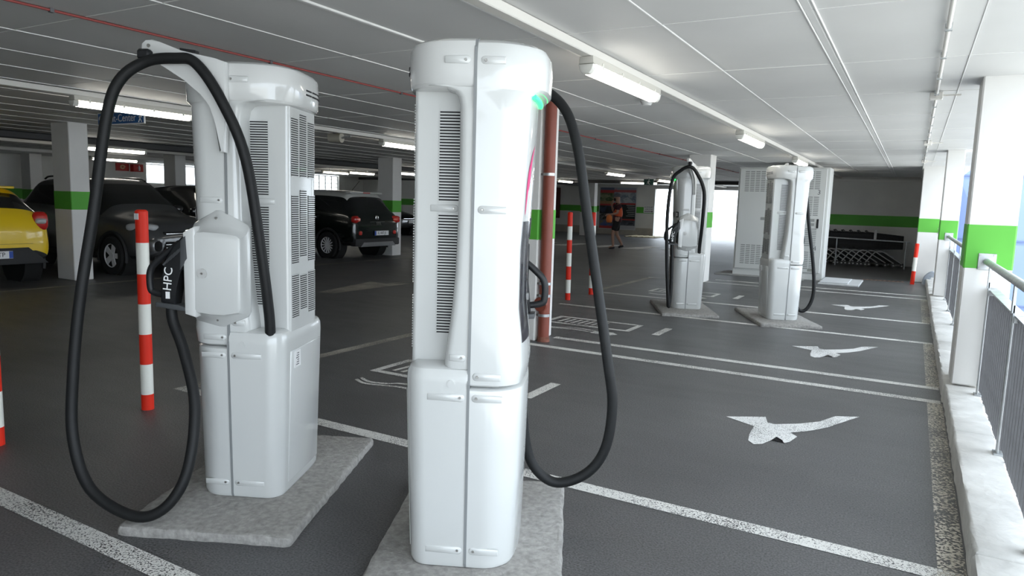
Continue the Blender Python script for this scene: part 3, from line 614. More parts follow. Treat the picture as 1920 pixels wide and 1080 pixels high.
for a, b_ in (((.50, 2.75), (.49, 2.70)), ((.49, 2.70), (.455, 2.645)), ((.49, 2.70), (.53, 2.645)), ((.50, 2.74), (.535, 2.71)), ((.50, 2.74), (.462, 2.715))): tube(bm, [(a[0], -.0155, a[1]), (b_[0], -.0155, b_[1])], .007, 6)
finish(bm, 'sign_pedestrian', WHITE, sg)
for x in (-.4, .4): cylo('sign_hanger', GALV, (x, 0, 2.80), (x, 0, CZ), .006, parent=sg, n=6)
# fire signs on left wall
SRED = mat('sign_red', (.50, .025, .02), .45)
f1 = thing('hose_sign', 'red fire hose sign with a coil symbol on the far left wall', 'sign', (-27.97, 17.05, 2.58))
box('sign_plate', SRED, (-.03, .03, -.26, .26, -.15, .15), f1)
bm = new(); tube(bm, [(.032, math.cos(a)*(.11-.004*a), math.sin(a)*(.095-.0035*a)) for a in [i*.35 for i in range(54)]], .009, 5); finish(bm, 'hose_symbol', mat('symbol_cream', (.75, .6, .35), .5), f1)
f2 = thing('extinguisher_sign', 'red fire extinguisher box sign beside the hose sign', 'sign', (-27.97, 17.6, 2.57))
box('sign_plate', SRED, (-.03, .20, -.20, .22, -.15, .15), f2); bm = new(); cyl(bm, (.202, .04, -.11), (.202, .04, .05), .045, n=12); cyl(bm, (.202, .04, .05), (.202, .04, .1), .02, n=8); finish(bm, 'extinguisher_symbol', WHITE, f2)
# exit sign, arrow sign, posters on the far wall
es = thing('exit_sign', 'dark green exit sign with white running figure under the ceiling', 'sign', (-9.6, 28.0, CZ-.30))
box('sign_box', mat('exit_green_dark', (.02, .06, .05), .5), (-.2, .2, -.03, .03, 0, .24), es); bm = new(); cyl(bm, (.02, -.032, .2), (.02, -.03, .2), .022, n=10)
for a, b_ in (((.01, .17), (-.01, .1)), ((-.01, .1), (.04, .03)), ((-.01, .1), (-.06, .05)), ((.01, .16), (.07, .13)), ((.01, .16), (-.05, .13))): tube(bm, [(a[0], -.032, a[1]), (b_[0], -.032, b_[1])], .012, 5)
finish(bm, 'running_figure', WHITE, es); box('sign_hanger', GALV, (-.02, .02, -.01, .01, .24, .288), es)
asg = thing('direction_sign', 'white sign with black words and right arrow on the green band', 'sign', (-12.93, 37.99, 1.48))
box('sign_plate', WHITE, (-.30, .30, -.012, .0, -.19, .19), asg)
text('sign_lettering', 'AUSFAHRT', .115, BLACK, frame((0, -.0135, .12), (1, 0, 0), (0, 0, 1)), asg, xs=.95); text('sign_lettering', 'USCITA', .125, BLACK, frame((0, -.0135, .0), (1, 0, 0), (0, 0, 1)), asg)
bm = new(); prism(bm, [(-.25, -.135), (.16, -.135), (.16, -.165), (.26, -.12), (.16, -.075), (.16, -.105), (-.25, -.105)], 'y', -.0145, -.0115); finish(bm, 'sign_arrow', BLACK, asg)
def poster(label, xc, wd, rows, top=2.70, bot=.28):
    t = thing('poster', label, 'poster', (xc, 37.985, 0), 0, 'advertising posters on the far wall')
    box('poster_frame', mat('poster_frame', (.6, .6, .6), .4), (-wd/2, wd/2, -.02, 0, bot, top), t)
    z = top-.05; H_ = top-bot-.1
    for i, (h, c1, c2, nm) in enumerate(rows):
        m = mat('poster_'+nm, c1, .4)
        if c2:
            m = bpy.data.materials.new('poster_print'); m.use_nodes = True; nt = m.node_tree; b = nt.nodes['Principled BSDF']; tc = nt.nodes.new('ShaderNodeTexCoord')
            n = nt.nodes.new('ShaderNodeTexNoise'); n.inputs['Scale'].default_value = 3.0; n.inputs['Detail'].default_value = 5; n.inputs['Distortion'].default_value = 1.2; nt.links.new(tc.outputs['Object'], n.inputs['Vector'])
            r = nt.nodes.new('ShaderNodeValToRGB'); r.color_ramp.elements[0].position = .4; r.color_ramp.elements[1].position = .6; r.color_ramp.elements[0].color = (*c1, 1); r.color_ramp.elements[1].color = (*c2, 1)
            nt.links.new(n.outputs['Fac'], r.inputs[0]); nt.links.new(r.outputs[0], b.inputs['Base Color']); b.inputs['Roughness'].default_value = .4
        box('poster_print', m, (-wd/2+.05, wd/2-.05, -.024, -.018, z-h*H_, z), t); z -= h*H_
    return t
RD = (.45, .04, .04)
pA = poster('narrow poster with green landscapes and red strips, partly behind the column', -15.45, .95, [(.06, (.1, .12, .2), None, 'navy'), (.07, RD, None, 'red'), (.2, (.05, .09, .03), (.3, .3, .18), 'a'), (.07, (.35, .2, .1), None, 'tan'), (.04, RD, None, 'red'), (.2, (.04, .05, .09), (.01, .01, .012), 'b'), (.15, (.01, .01, .01), (.25, .25, .24), 'c'), (.15, (.05, .1, .3), (.2, .16, .1), 'd'), (.06, RD, None, 'red')])
pB = poster('wide poster with snowy mountains, red headline and dark text panel behind the person', -14.37, 1.42, [(.05, (.3, .33, .4), None, 'grey'), (.06, (.42, .1, .1), None, 'red2'), (.26, (.45, .47, .5), (.16, .2, .26), 'e'), (.035, RD, None, 'red'), (.35, (.012, .012, .014), None, 'blk'), (.03, RD, None, 'red'), (.13, (.1, .11, .14), (.01, .01, .01), 'f'), (.085, (.5, .5, .52), None, 'wht')])
for i in range(7): box('poster_text_line', mat('poster_txt', (.5, .5, .5), .5), (.12+.05*(i % 3), .62, -.026, -.023, 1.66-i*.1, 1.685-i*.1), pB)
text('poster_headline', 'G', .2, mat('poster_red_bright', (.6, .03, .04), .4), frame((-.55, -.026, 2.52), (1, 0, 0), (0, 0, 1)), pB)
tag(box('wall_panel', mat('panel_brown', (.13, .04, .035), .6), (-18.9, -18.45, 37.93, 38.0, .8, 2.6)), 'tall dark brown panel on the far wall right of the drain pipe', 'wall panel')
# ================================================================== POWER CABINETS, CARTS
def cabinet(label, x0, x1, extra):
    y0, y1 = 18.25, 19.05; wd = x1-x0
    t = thing('power_cabinet', label, 'cabinet', (x0, y0, 0), 0, 'white power cabinets'); H_ = 2.69
    box('plinth', CABW, (.0, wd, .03, y1-y0, .0, .13), t); box('body', CABW, (0, wd, .03, y1-y0, .13, H_), t, bev=.006)
    d = box('door', CABW, (.04, wd-.06, -.005, .03, .17, H_-.03), t, bev=.008)
    SL = mat('slot_grey', (.26, .27, .265), .7)
    def block(z0, z1, cols, xa, xb):
        bm = new(); n = max(2, int((z1-z0)/.042)); cw = (xb-xa)/cols
        for c in range(cols):
            for i in range(n):
                z = z0+(z1-z0)*i/n; bx(bm, xa+c*cw+.012, xa+(c+1)*cw-.012, -.0065, -.0035, z, z+.020)
        finish(bm, 'vent_slots', SL, d)
    for z0, z1 in extra['vents']: block(z0, z1, 5, wd*.16, wd*.82)
    h = box('door_handle', BLACKP, (wd*.80, wd*.80+.045, -.03, -.004, 1.25, 1.47), t, bev=.006)
    for z in (1.40,)+((1.30,) if 'num' in extra else ()): box('label_plate', mat('label_grey', (.32, .33, .32), .5), (wd*.62, wd*.75, -.0075, -.0045, z, z+.07), t)
    box('rating_plate', mat('label_grey2', (.30, .31, .28), .5), (wd*.68, wd*.84, -.0075, -.0045, .2, .27), t)
    for s_, z in extra.get('num', ()): text('cabinet_number', s_, .16, GREYT, frame((wd*.80, -.0065, z), (1, 0, 0), (0, 0, 1)), t)
cabinet('tall white power cabinet with plain door, left one', -3.92, -2.96, {'vents': ((2.10, 2.62), (.30, .80))})
cabinet('tall white power cabinet numbered 3 and 4, right one', -2.86, -1.82, {'vents': ((2.18, 2.62), (1.55, 2.02), (.82, 1.26), (.26, .70)), 'num': (('3', 2.10), ('4', .76))})
cs = thing('cable_slab', 'low pale concrete slab with raised lid beside the right power cabinet', 'slab', (-1.8, 17.3, 0))
box('slab_base', mat('slab_concrete', (.50, .51, .52), .85, noise=(6, .1)), (0, .85, 0, 1.6, -.005, .04), cs, bev=.012); box('slab_lid', mat('slab_lid', (.58, .60, .62), .7), (.02, .62, .12, 1.35, .04, .065), cs, bev=.008)
tag(box('cabinet_slab', mat('slab_concrete2', (.36, .36, .35), .9, noise=(7, .15)), (-4.3, -2.2, 17.95, 19.2, -.005, .012)), 'flat concrete strip under the left power cabinet', 'slab')
gr = thing('drain_grate', 'rusty slotted drain grate in the floor before the shopping carts', 'drain grate', (-1.0, 19.45, 0)); RU = mat('rust', (.16, .09, .06), .8, noise=(8, .3))
box('grate_frame', RU, (0, .9, 0, .22, -.01, .004), gr)
for i in range(9): box('grate_bar', mat('rust_dark', (.05, .04, .035), .8), (.03+i*.097, .08+i*.097, .03, .19, .004, .007), gr)
CARTB = mat('cart_black', (.016, .016, .018), .5); CHR = mat('chrome', (.48, .48, .48), .4, metal=.2)
def build_cart(loc, label):
    t = thing('shopping_cart', label, 'shopping cart', loc, 0, 'nested shopping carts')
    # basket: wires
    bm = new(); 
    def bp_(u, v, s):   # u along length 0..1, v height 0..1
        x = .02+u*.98-(1-v)*.06*(1-u)+.0; z = .52+v*(.52-.14*u)+.06*u; y = s*(.30-.06*u-.03*(1-v)); return (x, y, z)
    for s in (-1, 1):
        for v in (0, .2, .4, .6, .8, 1): tube(bm, [bp_(0, v, s), bp_(1, v, s)], .006 if v < 1 else .014, 5)
        for i in range(13): tube(bm, [bp_(i/12, 0, s), bp_(i/12, 1, s)], .005, 5)
    for u in (0, 1):
        for v in (0, .33, .66, 1): tube(bm, [bp_(u, v, -1), bp_(u, v, 1)], .006, 5)
    for i in range(9): tube(bm, [bp_(i/8, 0, -1), bp_(i/8, 0, 1)], .005, 5)
    finish(bm, 'basket', CARTB, t)
    bm = new(); A = [bp_(u, v, 0) for u, v in ((0, 0), (1, 0), (1, 1), (0, 1))]
    for s in (-1, 1):
        f = bm.faces.new([bm.verts.new((q[0], bp_(u, v, s)[1]*.97, q[2])) for q, (u, v) in zip(A, ((0, .05), (1, .05), (1, .95), (0, .95)))])
    finish(bm, 'side_panel', mat('cart_panel', (.012, .012, .013), .6), t)
    for s in (-1, 1):
        tubeo('frame_tube', CHR, catmull([(.02, s*.27, .12), (.22, s*.27, .40), (.34, s*.26, .49), (.48, s*.25, .47), (.75, s*.22, .30), (1.02, s*.18, .13)], 5), .018, t, 8)
        for x, yy_ in ((.02, .27), (1.02, .18)):
            cylo('wheel', mat('cart_wheel', (.05, .05, .05), .6), (x, s*yy_-.016, .062), (x, s*yy_+.016, .062), .062, parent=t, n=16); cylo('wheel_hub', CHR, (x, s*yy_-.019, .062), (x, s*yy_+.019, .062), .026, parent=t, n=12)
    bm = new(); prism(bm, [(.10, .20), (.30, .42), (.50, .44), (.98, .14), (.98, .11), (.12, .13)], 'y', -.16, .16); finish(bm, 'under_basket_shade', MATS['cart_panel'], t)  # dark block put in for the shade beneath the nested baskets
    tubeo('handle', CARTB, [(-.05, -.29, 1.09), (-.05, .29, 1.09)], .022, t, 10)
    for s in (-1, 1): tubeo('handle_arm', CARTB, [(-.05, s*.28, 1.09), (.05, s*.28, 1.0)], .014, t, 6)
    return t
first = build_cart((-1.24, 24.75, 0), 'front shopping cart of the nested row, its basket end by the post')
for i in range(1, 9):
    c = copy_tree(first); c.location = (-1.24-.225*i, 24.75, 0)
    c['label'] = ['second', 'third', 'fourth', 'fifth', 'sixth', 'seventh', 'eighth', 'ninth'][i-1]+' shopping cart counted from the front end of the nested row'
cb = thing('cart_rail', 'steel rail on two legs in front of the nested shopping carts', 'rail', (-2.05, 24.1, 0))
tubeo('rail_bar', GALV, [(-.35, 0, .86), (2.0, 0, .82)], .022, cb, 10)
for x in (0, 1.9): cylo('rail_leg', GALV, (x, 0, 0), (x, 0, .84), .02, parent=cb)
box('coin_box', mat('coin_box', (.55, .55, .55), .5), (1.02, 1.09, -.02, .03, .86, 1.14), cb)
struct(box('trim_7', TRUNK, (-3.85, .1, 25.38, 25.49, CZ-.17, CZ-.09)))
# ================================================================== CARS
TYRE = mat('tyre', (.015, .015, .016), .8); RIM = mat('rim_alloy', (.72, .72, .73), .45); GLASS = mat('car_glass', (.012, .014, .015), .08, coat=.5, spec=.7)
CLAD = mat('car_cladding', (.02, .02, .021), .65); ARCH = mat('arch_black', (.006, .006, .006), .9); TAIL = mat('tail_red', (.55, .02, .018), .2, coat=.8); LENS = mat('lamp_lens', (.45, .46, .47), .15, coat=.8)
CHROME = mat('car_chrome', (.6, .6, .6), .18, metal=1)
def wheel(parent, x, y, r, wd, s, spokes):
    w_ = empty('wheel', (x, y, r)); w_.parent = parent
    bm = new(); prof = [(r*.62, -wd/2), (r*.93, -wd/2), (r, -wd/2+.03), (r, wd/2-.03), (r*.93, wd/2), (r*.62, wd/2)]
    n = 32; rings = [[(p[0]*math.cos(2*math.pi*i/n), p[1], p[0]*math.sin(2*math.pi*i/n)) for p in prof] for i in range(n)]
    R = [[bm.verts.new(p) for p in ring] for ring in rings]
    for i in range(n):
        A, B = R[i], R[(i+1) % n]
        for k in range(6): bm.faces.new((A[k], A[(k+1) % 6], B[(k+1) % 6], B[k]))
    ty = finish(bm, 'tyre', TYRE, parent, 40); ty.location = (x, y, r)
    ri = bpy.data.objects.new('rim', None)
    bm = new(); cyl(bm, (0, s*(wd/2-.05), 0), (0, s*(wd/2-.06), 0), r*.64, n=32); dk = finish(bm, 'rim_back', ARCH, ty, 30)
    bm = new()
    for i in range(spokes):
        a = 2*math.pi*i/spokes; d = Vector((math.cos(a), 0, math.sin(a))); tn = Vector((-math.sin(a), 0, math.cos(a))); q = s*(wd/2-.02); w1, w2 = (.045, .055) if spokes < 8 else (.012, .016)
        pts = [d*.05+tn*w1, d*(r*.63)+tn*w2, d*(r*.63)-tn*w2, d*.05-tn*w1]
        A = [bm.verts.new(p+Vector((0, q, 0))) for p in pts]; B = [bm.verts.new(p+Vector((0, q-s*.03, 0))) for p in pts]
        for k in range(4): bm.faces.new((A[k], A[(k+1) % 4], B[(k+1) % 4], B[k]))
        bm.faces.new(A)
    cyl(bm, (0, s*(wd/2-.01), 0), (0, s*(wd/2-.05), 0), .07, n=16)
    for i in range(n): pass
    tube(bm, [(r*.63*math.cos(2*math.pi*i/32), s*(wd/2-.02), r*.63*math.sin(2*math.pi*i/32)) for i in range(33)], .016, 6)
    finish(bm, 'rim', RIM, ty, 30)
    bpy.data.objects.remove(ri); bpy.data.objects.remove(w_)
def car(name, label, loc, rz, L_, W_, st, body_m, roof_m, wheels, wr, spokes=5, clad=None, pillars=()):
    """st: stations from rear (x=0) to nose; each x, z_bottom, z_belt, z_top, w_low, w_belt, w_top, kind('b' body,'g' sloping glass,'c' cabin)"""
    t = thing(name, label, 'car', loc, rz)
    bm = new(); rows = []
    for x, zb, zl, zt, wl, wb, wt, kd in st:
        mid = zb+(zl-zb)*.5
        half = [(0, zb), (wl*.8, zb), (wl, zb+.07), (max(wl, wb)+.012, mid), (wb+.004, zl-.10), (wb-.02, zl), (wt+(wb-.02-wt)*.12, zt-(zt-zl)*.14 if zt-zl > .2 else zt-(zt-zl)*.5), (wt*.82, zt-.012), (wt*.4, zt), (0, zt+.006)]
        rows.append([bm.verts.new((x, y, z)) for y, z in half]+[bm.verts.new((x, -y, z)) for y, z in half[-2:0:-1]])
    n = len(rows[0])
    for i, (A, B) in enumerate(zip(rows, rows[1:])):
        ka, kb = st[i][7], st[i+1][7]
        for k in range(n):
            f = bm.faces.new((A[k], A[(k+1) % n], B[(k+1) % n], B[k])); kk = k if k < 9 else n-1-k
            mi = 0
            if kk == 5 and ka in 'cg' and kb in 'cg' and (st[i][3]-st[i][2] > .12 or st[i+1][3]-st[i+1][2] > .12): mi = 1
            if kk >= 6 and (ka == 'g' and kb == 'g'): mi = 1
            if kk >= 6 and mi == 0 and ka in 'cg' and kb in 'cg': mi = 2
            if kk in (0, 1): mi = 3
            f.material_index = mi
    f = bm.faces.new(rows[0][::-1]); f = bm.faces.new(rows[-1])
    bmesh.ops.recalc_face_normals(bm, faces=bm.faces[:])
    me = bpy.data.meshes.new('tmp'); bm.to_mesh(me); bm.free(); o = bpy.data.objects.new('tmp', me); COL.objects.link(o)
    for m in range(4): me.materials.append(None)
    sb = o.modifiers.new('s', 'SUBSURF'); sb.levels = 2
    ev = bpy.data.meshes.new_from_object(o.evaluated_get(bpy.context.evaluated_depsgraph_get())); bpy.data.objects.remove(o)
    for mi, (nm, m) in enumerate((('body', body_m), ('window', GLASS), ('roof', roof_m), ('underbody', CLAD))):
        b2 = new(); b2.from_mesh(ev); bmesh.ops.delete(b2, geom=[f for f in b2.faces if f.material_index != mi], context='FACES')
        if not b2.faces: b2.free(); continue
        for f in b2.faces: f.material_index = 0
        finish(b2, nm, m, t, 60)
    for x in wheels:
        for s in (-1, 1):
            y = s*(W_/2-.13)
            bm = new(); cyl(bm, (x, s*(W_/2-.30), wr), (x, s*(W_/2-.008), wr), wr*1.20, n=32); finish(bm, 'wheel_arch', ARCH, t, 30)
            bm = new(); pts = [(x+wr*1.24*math.cos(a), s*(W_/2+.002), wr+wr*1.24*math.sin(a)) for a in [math.pi*(i/20)*1.16-.25 for i in range(21)]]; tube(bm, pts, .03, 6); finish(bm, 'arch_trim', clad or body_m, t, 60)
            wheel(t, x, y+s*.045, wr, .24, s, spokes)
    return t
def plate(parent, x, y, z, sx, txt, wd=.57, band='r', n2='license_plate', bands=True):
    p = box(n2, WHITE, (min(x, x+sx*.012), max(x, x+sx*.012), y-wd/2, y+wd/2, z-.062, z+.062), parent, bev=.003)
    xd = (0, -sx*-1, 0)
    text('plate_number', txt, .105, BLACK, frame((x+sx*.0135, y, z), (0, sx, 0), (0, 0, 1)), p, xs=.95)
    EB = mat('plate_blue', (.02, .08, .42), .5)
    if bands:
        for e in ((-1, 1) if band == 'both' else ((1,) if band == 'r' else (-1,))):
            yy_ = y+sx*e*(wd/2-.03); box('plate_band', EB, (min(x, x+sx*.0135), max(x, x+sx*.0135), yy_-.03, yy_+.03, z-.058, z+.058), p)
    return p
def lens(parent, name, m, c, size, rz=0, sub=None):
    bm = new(); bmesh.ops.create_uvsphere(bm, u_segments=18, v_segments=10, radius=1)
    for v in bm.verts:
        co = v.co; e = .62; v.co = Vector([math.copysign(abs(q)**e, q) for q in co])
    bmesh.ops.transform(bm, matrix=Matrix.Translation(c) @ Matrix.Rotation(rz, 4, 'Z') @ Matrix.Diagonal((*size, 1)), verts=bm.verts[:]); return finish(bm, name, m, parent, 60)
CHAR = mat('paint_charcoal', (.06, .062, .065), .3, coat=1.0); DKG = mat('paint_dark_green', (.007, .012, .011), .2, coat=1.0); YEL = mat('paint_yellow', (.86, .58, .012), .28, coat=.9); ROOFW = mat('roof_white', (.62, .62, .60), .3, coat=.6); BLK = mat('paint_black', (.010, .011, .013), .22, coat=1)
# dark SUV, nose to the aisle  (front overhang ends at X=-12.55)
SUV = [(0, .55, 1.0, 1.05, .82, .84, .55, 'b'), (.06, .42, 1.12, 1.16, .92, .92, .62, 'b'), (.22, .36, 1.25, 1.34, .96, .95, .66, 'g'), (.62, .34, 1.27, 1.80, .97, .96, .66, 'g'), (.78, .32, 1.26, 1.86, .975, .97, .69, 'c'), (1.7, .28, 1.22, 1.91, .98, .98, .72, 'c'), (2.55, .28, 1.18, 1.90, .98, .98, .71, 'c'), (2.75, .28, 1.17, 1.87, .98, .98, .70, 'g'), (3.62, .28, 1.13, 1.30, .98, .97, .72, 'g'), (3.72, .28, 1.12, 1.22, .98, .965, .74, 'b'), (4.45, .28, 1.05, 1.13, .97, .94, .70, 'b'), (4.78, .30, .95, 1.02, .92, .86, .6, 'b'), (4.93, .36, .80, .86, .80, .74, .5, 'b'), (4.96, .44, .72, .76, .72, .66, .42, 'b')]
k = car('parked_suv', 'dark charcoal SUV parked nose out behind the left column', (-12.55-4.96, 9.0, 0), 0, 4.96, 1.99, SUV, CHAR, CHAR, (.98, 3.95), .375, 5, CLAD)
for s in (-1, 1):
    hl = lens(k, 'headlight', LENS, (4.56, s*.75, .945), (.30, .14, .085), s*-.5); lens(hl, 'headlight_eye', CHROME, (4.66, s*.73, .94), (.09, .07, .06), s*-.5)
    lens(k, 'fog_surround', mat('satin_silver', (.35, .35, .36), .35, metal=.8), (4.84, s*.66, .60), (.10, .19, .14), s*-.5); lens(k, 'fog_grille', ARCH, (4.87, s*.66, .60), (.10, .165, .11), s*-.5)
    tubeo('roof_rail', BLK, catmull([(.95, s*.64, 1.85), (1.2, s*.65, 1.905), (2.2, s*.66, 1.92), (2.5, s*.66, 1.86)], 5), .02, k)
    m_ = lens(k, 'wing_mirror', BLK, (3.05, s*1.06, 1.26), (.09, .12, .085)); box('sill_trim', CLAD, (1.5, 3.4, s*.985-.02, s*.985+.02, .30, .42), k); box('door_handle', CHAR, (2.0, 2.25, s*.99-.015, s*.99+.015, 1.08, 1.12), k, bev=.01)
box('grille_upper', ARCH, (4.80, 4.925, -.55, .55, .80, .87), k, bev=.01); box('grille_bar', CHROME, (4.80, 4.93, -.50, .50, .825, .84), k)
bm = new(); prism(bm, [(-.62, .44), (.62, .44), (.52, .68), (-.52, .68)], 'x', 4.86, 4.975); finish(bm, 'grille_lower', ARCH, k)
for z in (.50, .56, .62): box('grille_slat', CHROME, (4.90, 4.98, -.54, .54, z, z+.014), k)
plate(k, 4.985, 0, .60, 1, '', bands=False); box('bumper_lip', MATS['satin_silver'], (4.80, 4.95, -.72, .72, .36, .40), k, bev=.01)
lens(k, 'badge', CHROME, (4.90, 0, .885), (.015, .08, .035))
lens(k, 'hanging_mask', WHITE, (3.03, .10, 1.48), (.02, .08, .055))
# dark car behind it
BK = [(x, zb, zl, zt-.07, wl, wb, wt, kd) for x, zb, zl, zt, wl, wb, wt, kd in SUV]
k2 = car('parked_car', 'black car showing its roof and windscreen beyond the charcoal SUV', (-13.1-4.96, 11.95, 0), 0, 4.96, 1.99, BK, BLK, BLK, (.98, 3.95), .36, 5)
for s in (-1, 1): lens(k2, 'headlight', LENS, (4.56, s*.75, .93), (.30, .14, .085), s*-.5); lens(k2, 'wing_mirror', BLK, (3.05, s*1.06, 1.2), (.09, .12, .085))
# dark green compact, rear to the aisle, white roof
MPV = [(0, .46, .88, .93, .86, .86, .6, 'b'), (.05, .38, 1.08, 1.13, .94, .93, .68, 'b'), (.15, .36, 1.24, 1.30, .955, .94, .70, 'g'), (.50, .34, 1.26, 1.73, .96, .94, .68, 'g'), (.60, .33, 1.26, 1.80, .965, .95, .72, 'c'), (1.6, .30, 1.24, 1.85, .97, .955, .74, 'c'), (2.6, .30, 1.22, 1.82, .97, .955, .73, 'c'), (2.9, .30, 1.2, 1.76, .97, .955, .72, 'g'), (3.75, .30, 1.12, 1.22, .96, .94, .7, 'g'), (3.85, .30, 1.1, 1.18, .96, .93, .7, 'b'), (4.4, .32, 1.0, 1.06, .93, .88, .62, 'b'), (4.62, .36, .86, .9, .84, .78, .5, 'b'), (4.68, .44, .74, .78, .72, .66, .4, 'b')]
g = car('compact_car', 'dark green car with white roof seen from behind between the chargers', (-12.72, 14.88, 0), math.pi, 4.68, 1.95, MPV, DKG, ROOFW, (.92, 3.72), .355, 14, CLAD)
for s in (-1, 1):
    tl = lens(g, 'tail_light', TAIL, (.10, s*.80, 1.07), (.10, .165, .10), s*.5); lens(tl, 'tail_light_ring', mat('tail_inner', (.75, .08, .04), .3), (.02, s*.76, 1.065), (.03, .085, .05), s*.35)
    lens(g, 'rear_fog_light', mat('fog_red', (.55, .03, .02), .3), (.01, s*.70, .71), (.03, .06, .055)); lens(g, 'wing_mirror', ROOFW, (2.95, s*1.03, 1.22), (.09, .11, .085)); box('door_handle', CHROME, (1.35, 1.62, s*.965-.012, s*.965+.012, 1.08, 1.11), g, bev=.008)
plate(g, -.02, -.12, .70, -1, 'IL 447 JI', .58, 'l'); lens(g, 'badge', CHROME, (.05, 0, 1.11), (.02, .065, .065)); text('car_lettering', '500L', .11, CHROME, frame((-.005, -.02, .955), (0, -1, 0), (0, 0, 1)), g)
bm = new(); prism(bm, [(-.72, .34), (.72, .34), (.60, .46), (-.60, .46)], 'x', -.035, .1, bev=.012); finish(bm, 'skid_plate', mat('skid_silver', (.22, .22, .225), .4, metal=.6), g, 40); box('bumper_lower', CLAD, (-.02, .2, -.9, .9, .36, .56), g, bev=.03, seg=2)
bm = new(); bx(bm, .42, .62, -.66, .66, 1.755, 1.80, bev=.015); finish(bm, 'roof_spoiler', ROOFW, g, 40); box('brake_light', TAIL, (.415, .43, -.14, .14, 1.765, 1.785), g); box('rear_wiper', BLK, (.20, .24, -.05, .38, 1.32, 1.34), g)
tubeo('aerial', BLK, [(.95, .0, 1.84), (.68, .0, 2.10)], .007, g, 6); box('tailgate_line', CHROME, (.02, .035, -.30, .30, 1.0, 1.008), g)
# yellow hatchback, rear to the aisle
HAT = [(0, .50, .86, .92, .80, .80, .55, 'b'), (.05, .38, 1.02, 1.10, .90, .88, .62, 'b'), (.14, .36, 1.20, 1.27, .92, .89, .66, 'g'), (.55, .34, 1.24, 1.60, .925, .89, .62, 'g'), (.66, .33, 1.24, 1.65, .93, .90, .66, 'c'), (1.5, .30, 1.18, 1.68, .935, .91, .68, 'c'), (2.3, .30, 1.12, 1.64, .935, .91, .66, 'c'), (2.5, .30, 1.1, 1.6, .935, .91, .65, 'g'), (3.3, .30, 1.04, 1.14, .92, .9, .66, 'g'), (3.4, .30, 1.02, 1.1, .92, .89, .66, 'b'), (4.0, .32, .92, .98, .88, .82, .56, 'b'), (4.25, .40, .75, .8, .74, .68, .42, 'b')]
ye = car('hatchback_car', 'bright yellow hatchback seen from behind at the left picture edge', (-13.0, 5.70, 0), math.pi, 4.25, 1.88, HAT, YEL, YEL, (.75, 3.45), .335, 10, CLAD)
for s in (-1, 1):
    tl = lens(ye, 'tail_light', TAIL, (.11, s*.80, 1.08), (.10, .12, .165), s*.5); lens(tl, 'tail_light_clear', LENS, (.065, s*.79, 1.08), (.09, .085, .05), s*.5); lens(ye, 'wing_mirror', YEL, (2.6, s*.99, 1.12), (.09, .1, .08))
plate(ye, -.02, .0, .53, -1, 'FT 29TP', .58, 'both')
bm = new(); prism(bm, [(-.86, .36), (.86, .36), (.70, .50), (.55, .64), (-.55, .64), (-.70, .50)], 'x', -.012, .2, bev=.02); finish(bm, 'bumper_insert', CLAD, ye, 40)
box('rear_wiper', BLK, (.2, .24, -.1, .35, 1.30, 1.32), ye); box('tailgate_line', mat('yellow_seam', (.35, .22, .01), .5), (-.006, .02, -.62, .62, .70, .706), ye); box('roof_spoiler', YEL, (.46, .72, -.6, .6, 1.62, 1.66), ye, bev=.015)
# far car
fc = car('far_car', 'dark car with pale plate, far off beside the white wall', (-19.9-4.25, 25.4, 0), 0, 4.25, 1.88, HAT, BLK, BLK, (.75, 3.45), .335, 10)
plate(fc, 4.26, .2, .62, 1, '', .5, bands=False)
for s in (-1, 1): lens(fc, 'headlight', LENS, (4.0, s*.66, .82), (.2, .12, .07), s*-.5)
box('grille_bar', CHROME, (4.2, 4.27, -.4, .4, .76, .775), fc)
# ================================================================== PERSON
def skin(name, m, P, E, R, parent, root=0, sub=2):
    me = bpy.data.meshes.new('tmp'); me.from_pydata([tuple(p) for p in P], E, []); o = bpy.data.objects.new('tmp', me); COL.objects.link(o)
    o.modifiers.new('k', 'SKIN'); s = o.modifiers.new('s', 'SUBSURF'); s.levels = sub
    for i, v in enumerate(me.skin_vertices[0].data): v.radius = (R[i], R[i]) if not isinstance(R[i], tuple) else R[i]; v.use_root = (i == root)
    ev = bpy.data.meshes.new_from_object(o.evaluated_get(bpy.context.evaluated_depsgraph_get())); bpy.data.objects.remove(o)
    ev.materials.clear(); ev.materials.append(m); ev.polygons.foreach_set('use_smooth', [True]*len(ev.polygons)); ev.name = name
    return link(bpy.data.objects.new(name, ev), parent)
SKINM = mat('skin', (.42, .24, .17), .6)
pe = thing('person', 'person in orange vest, dark shirt and black shorts walking past the posters', 'person', (-9.78, 25.15, 0), math.radians(205))
pe.scale = (1.16, 1.16, 1.16)
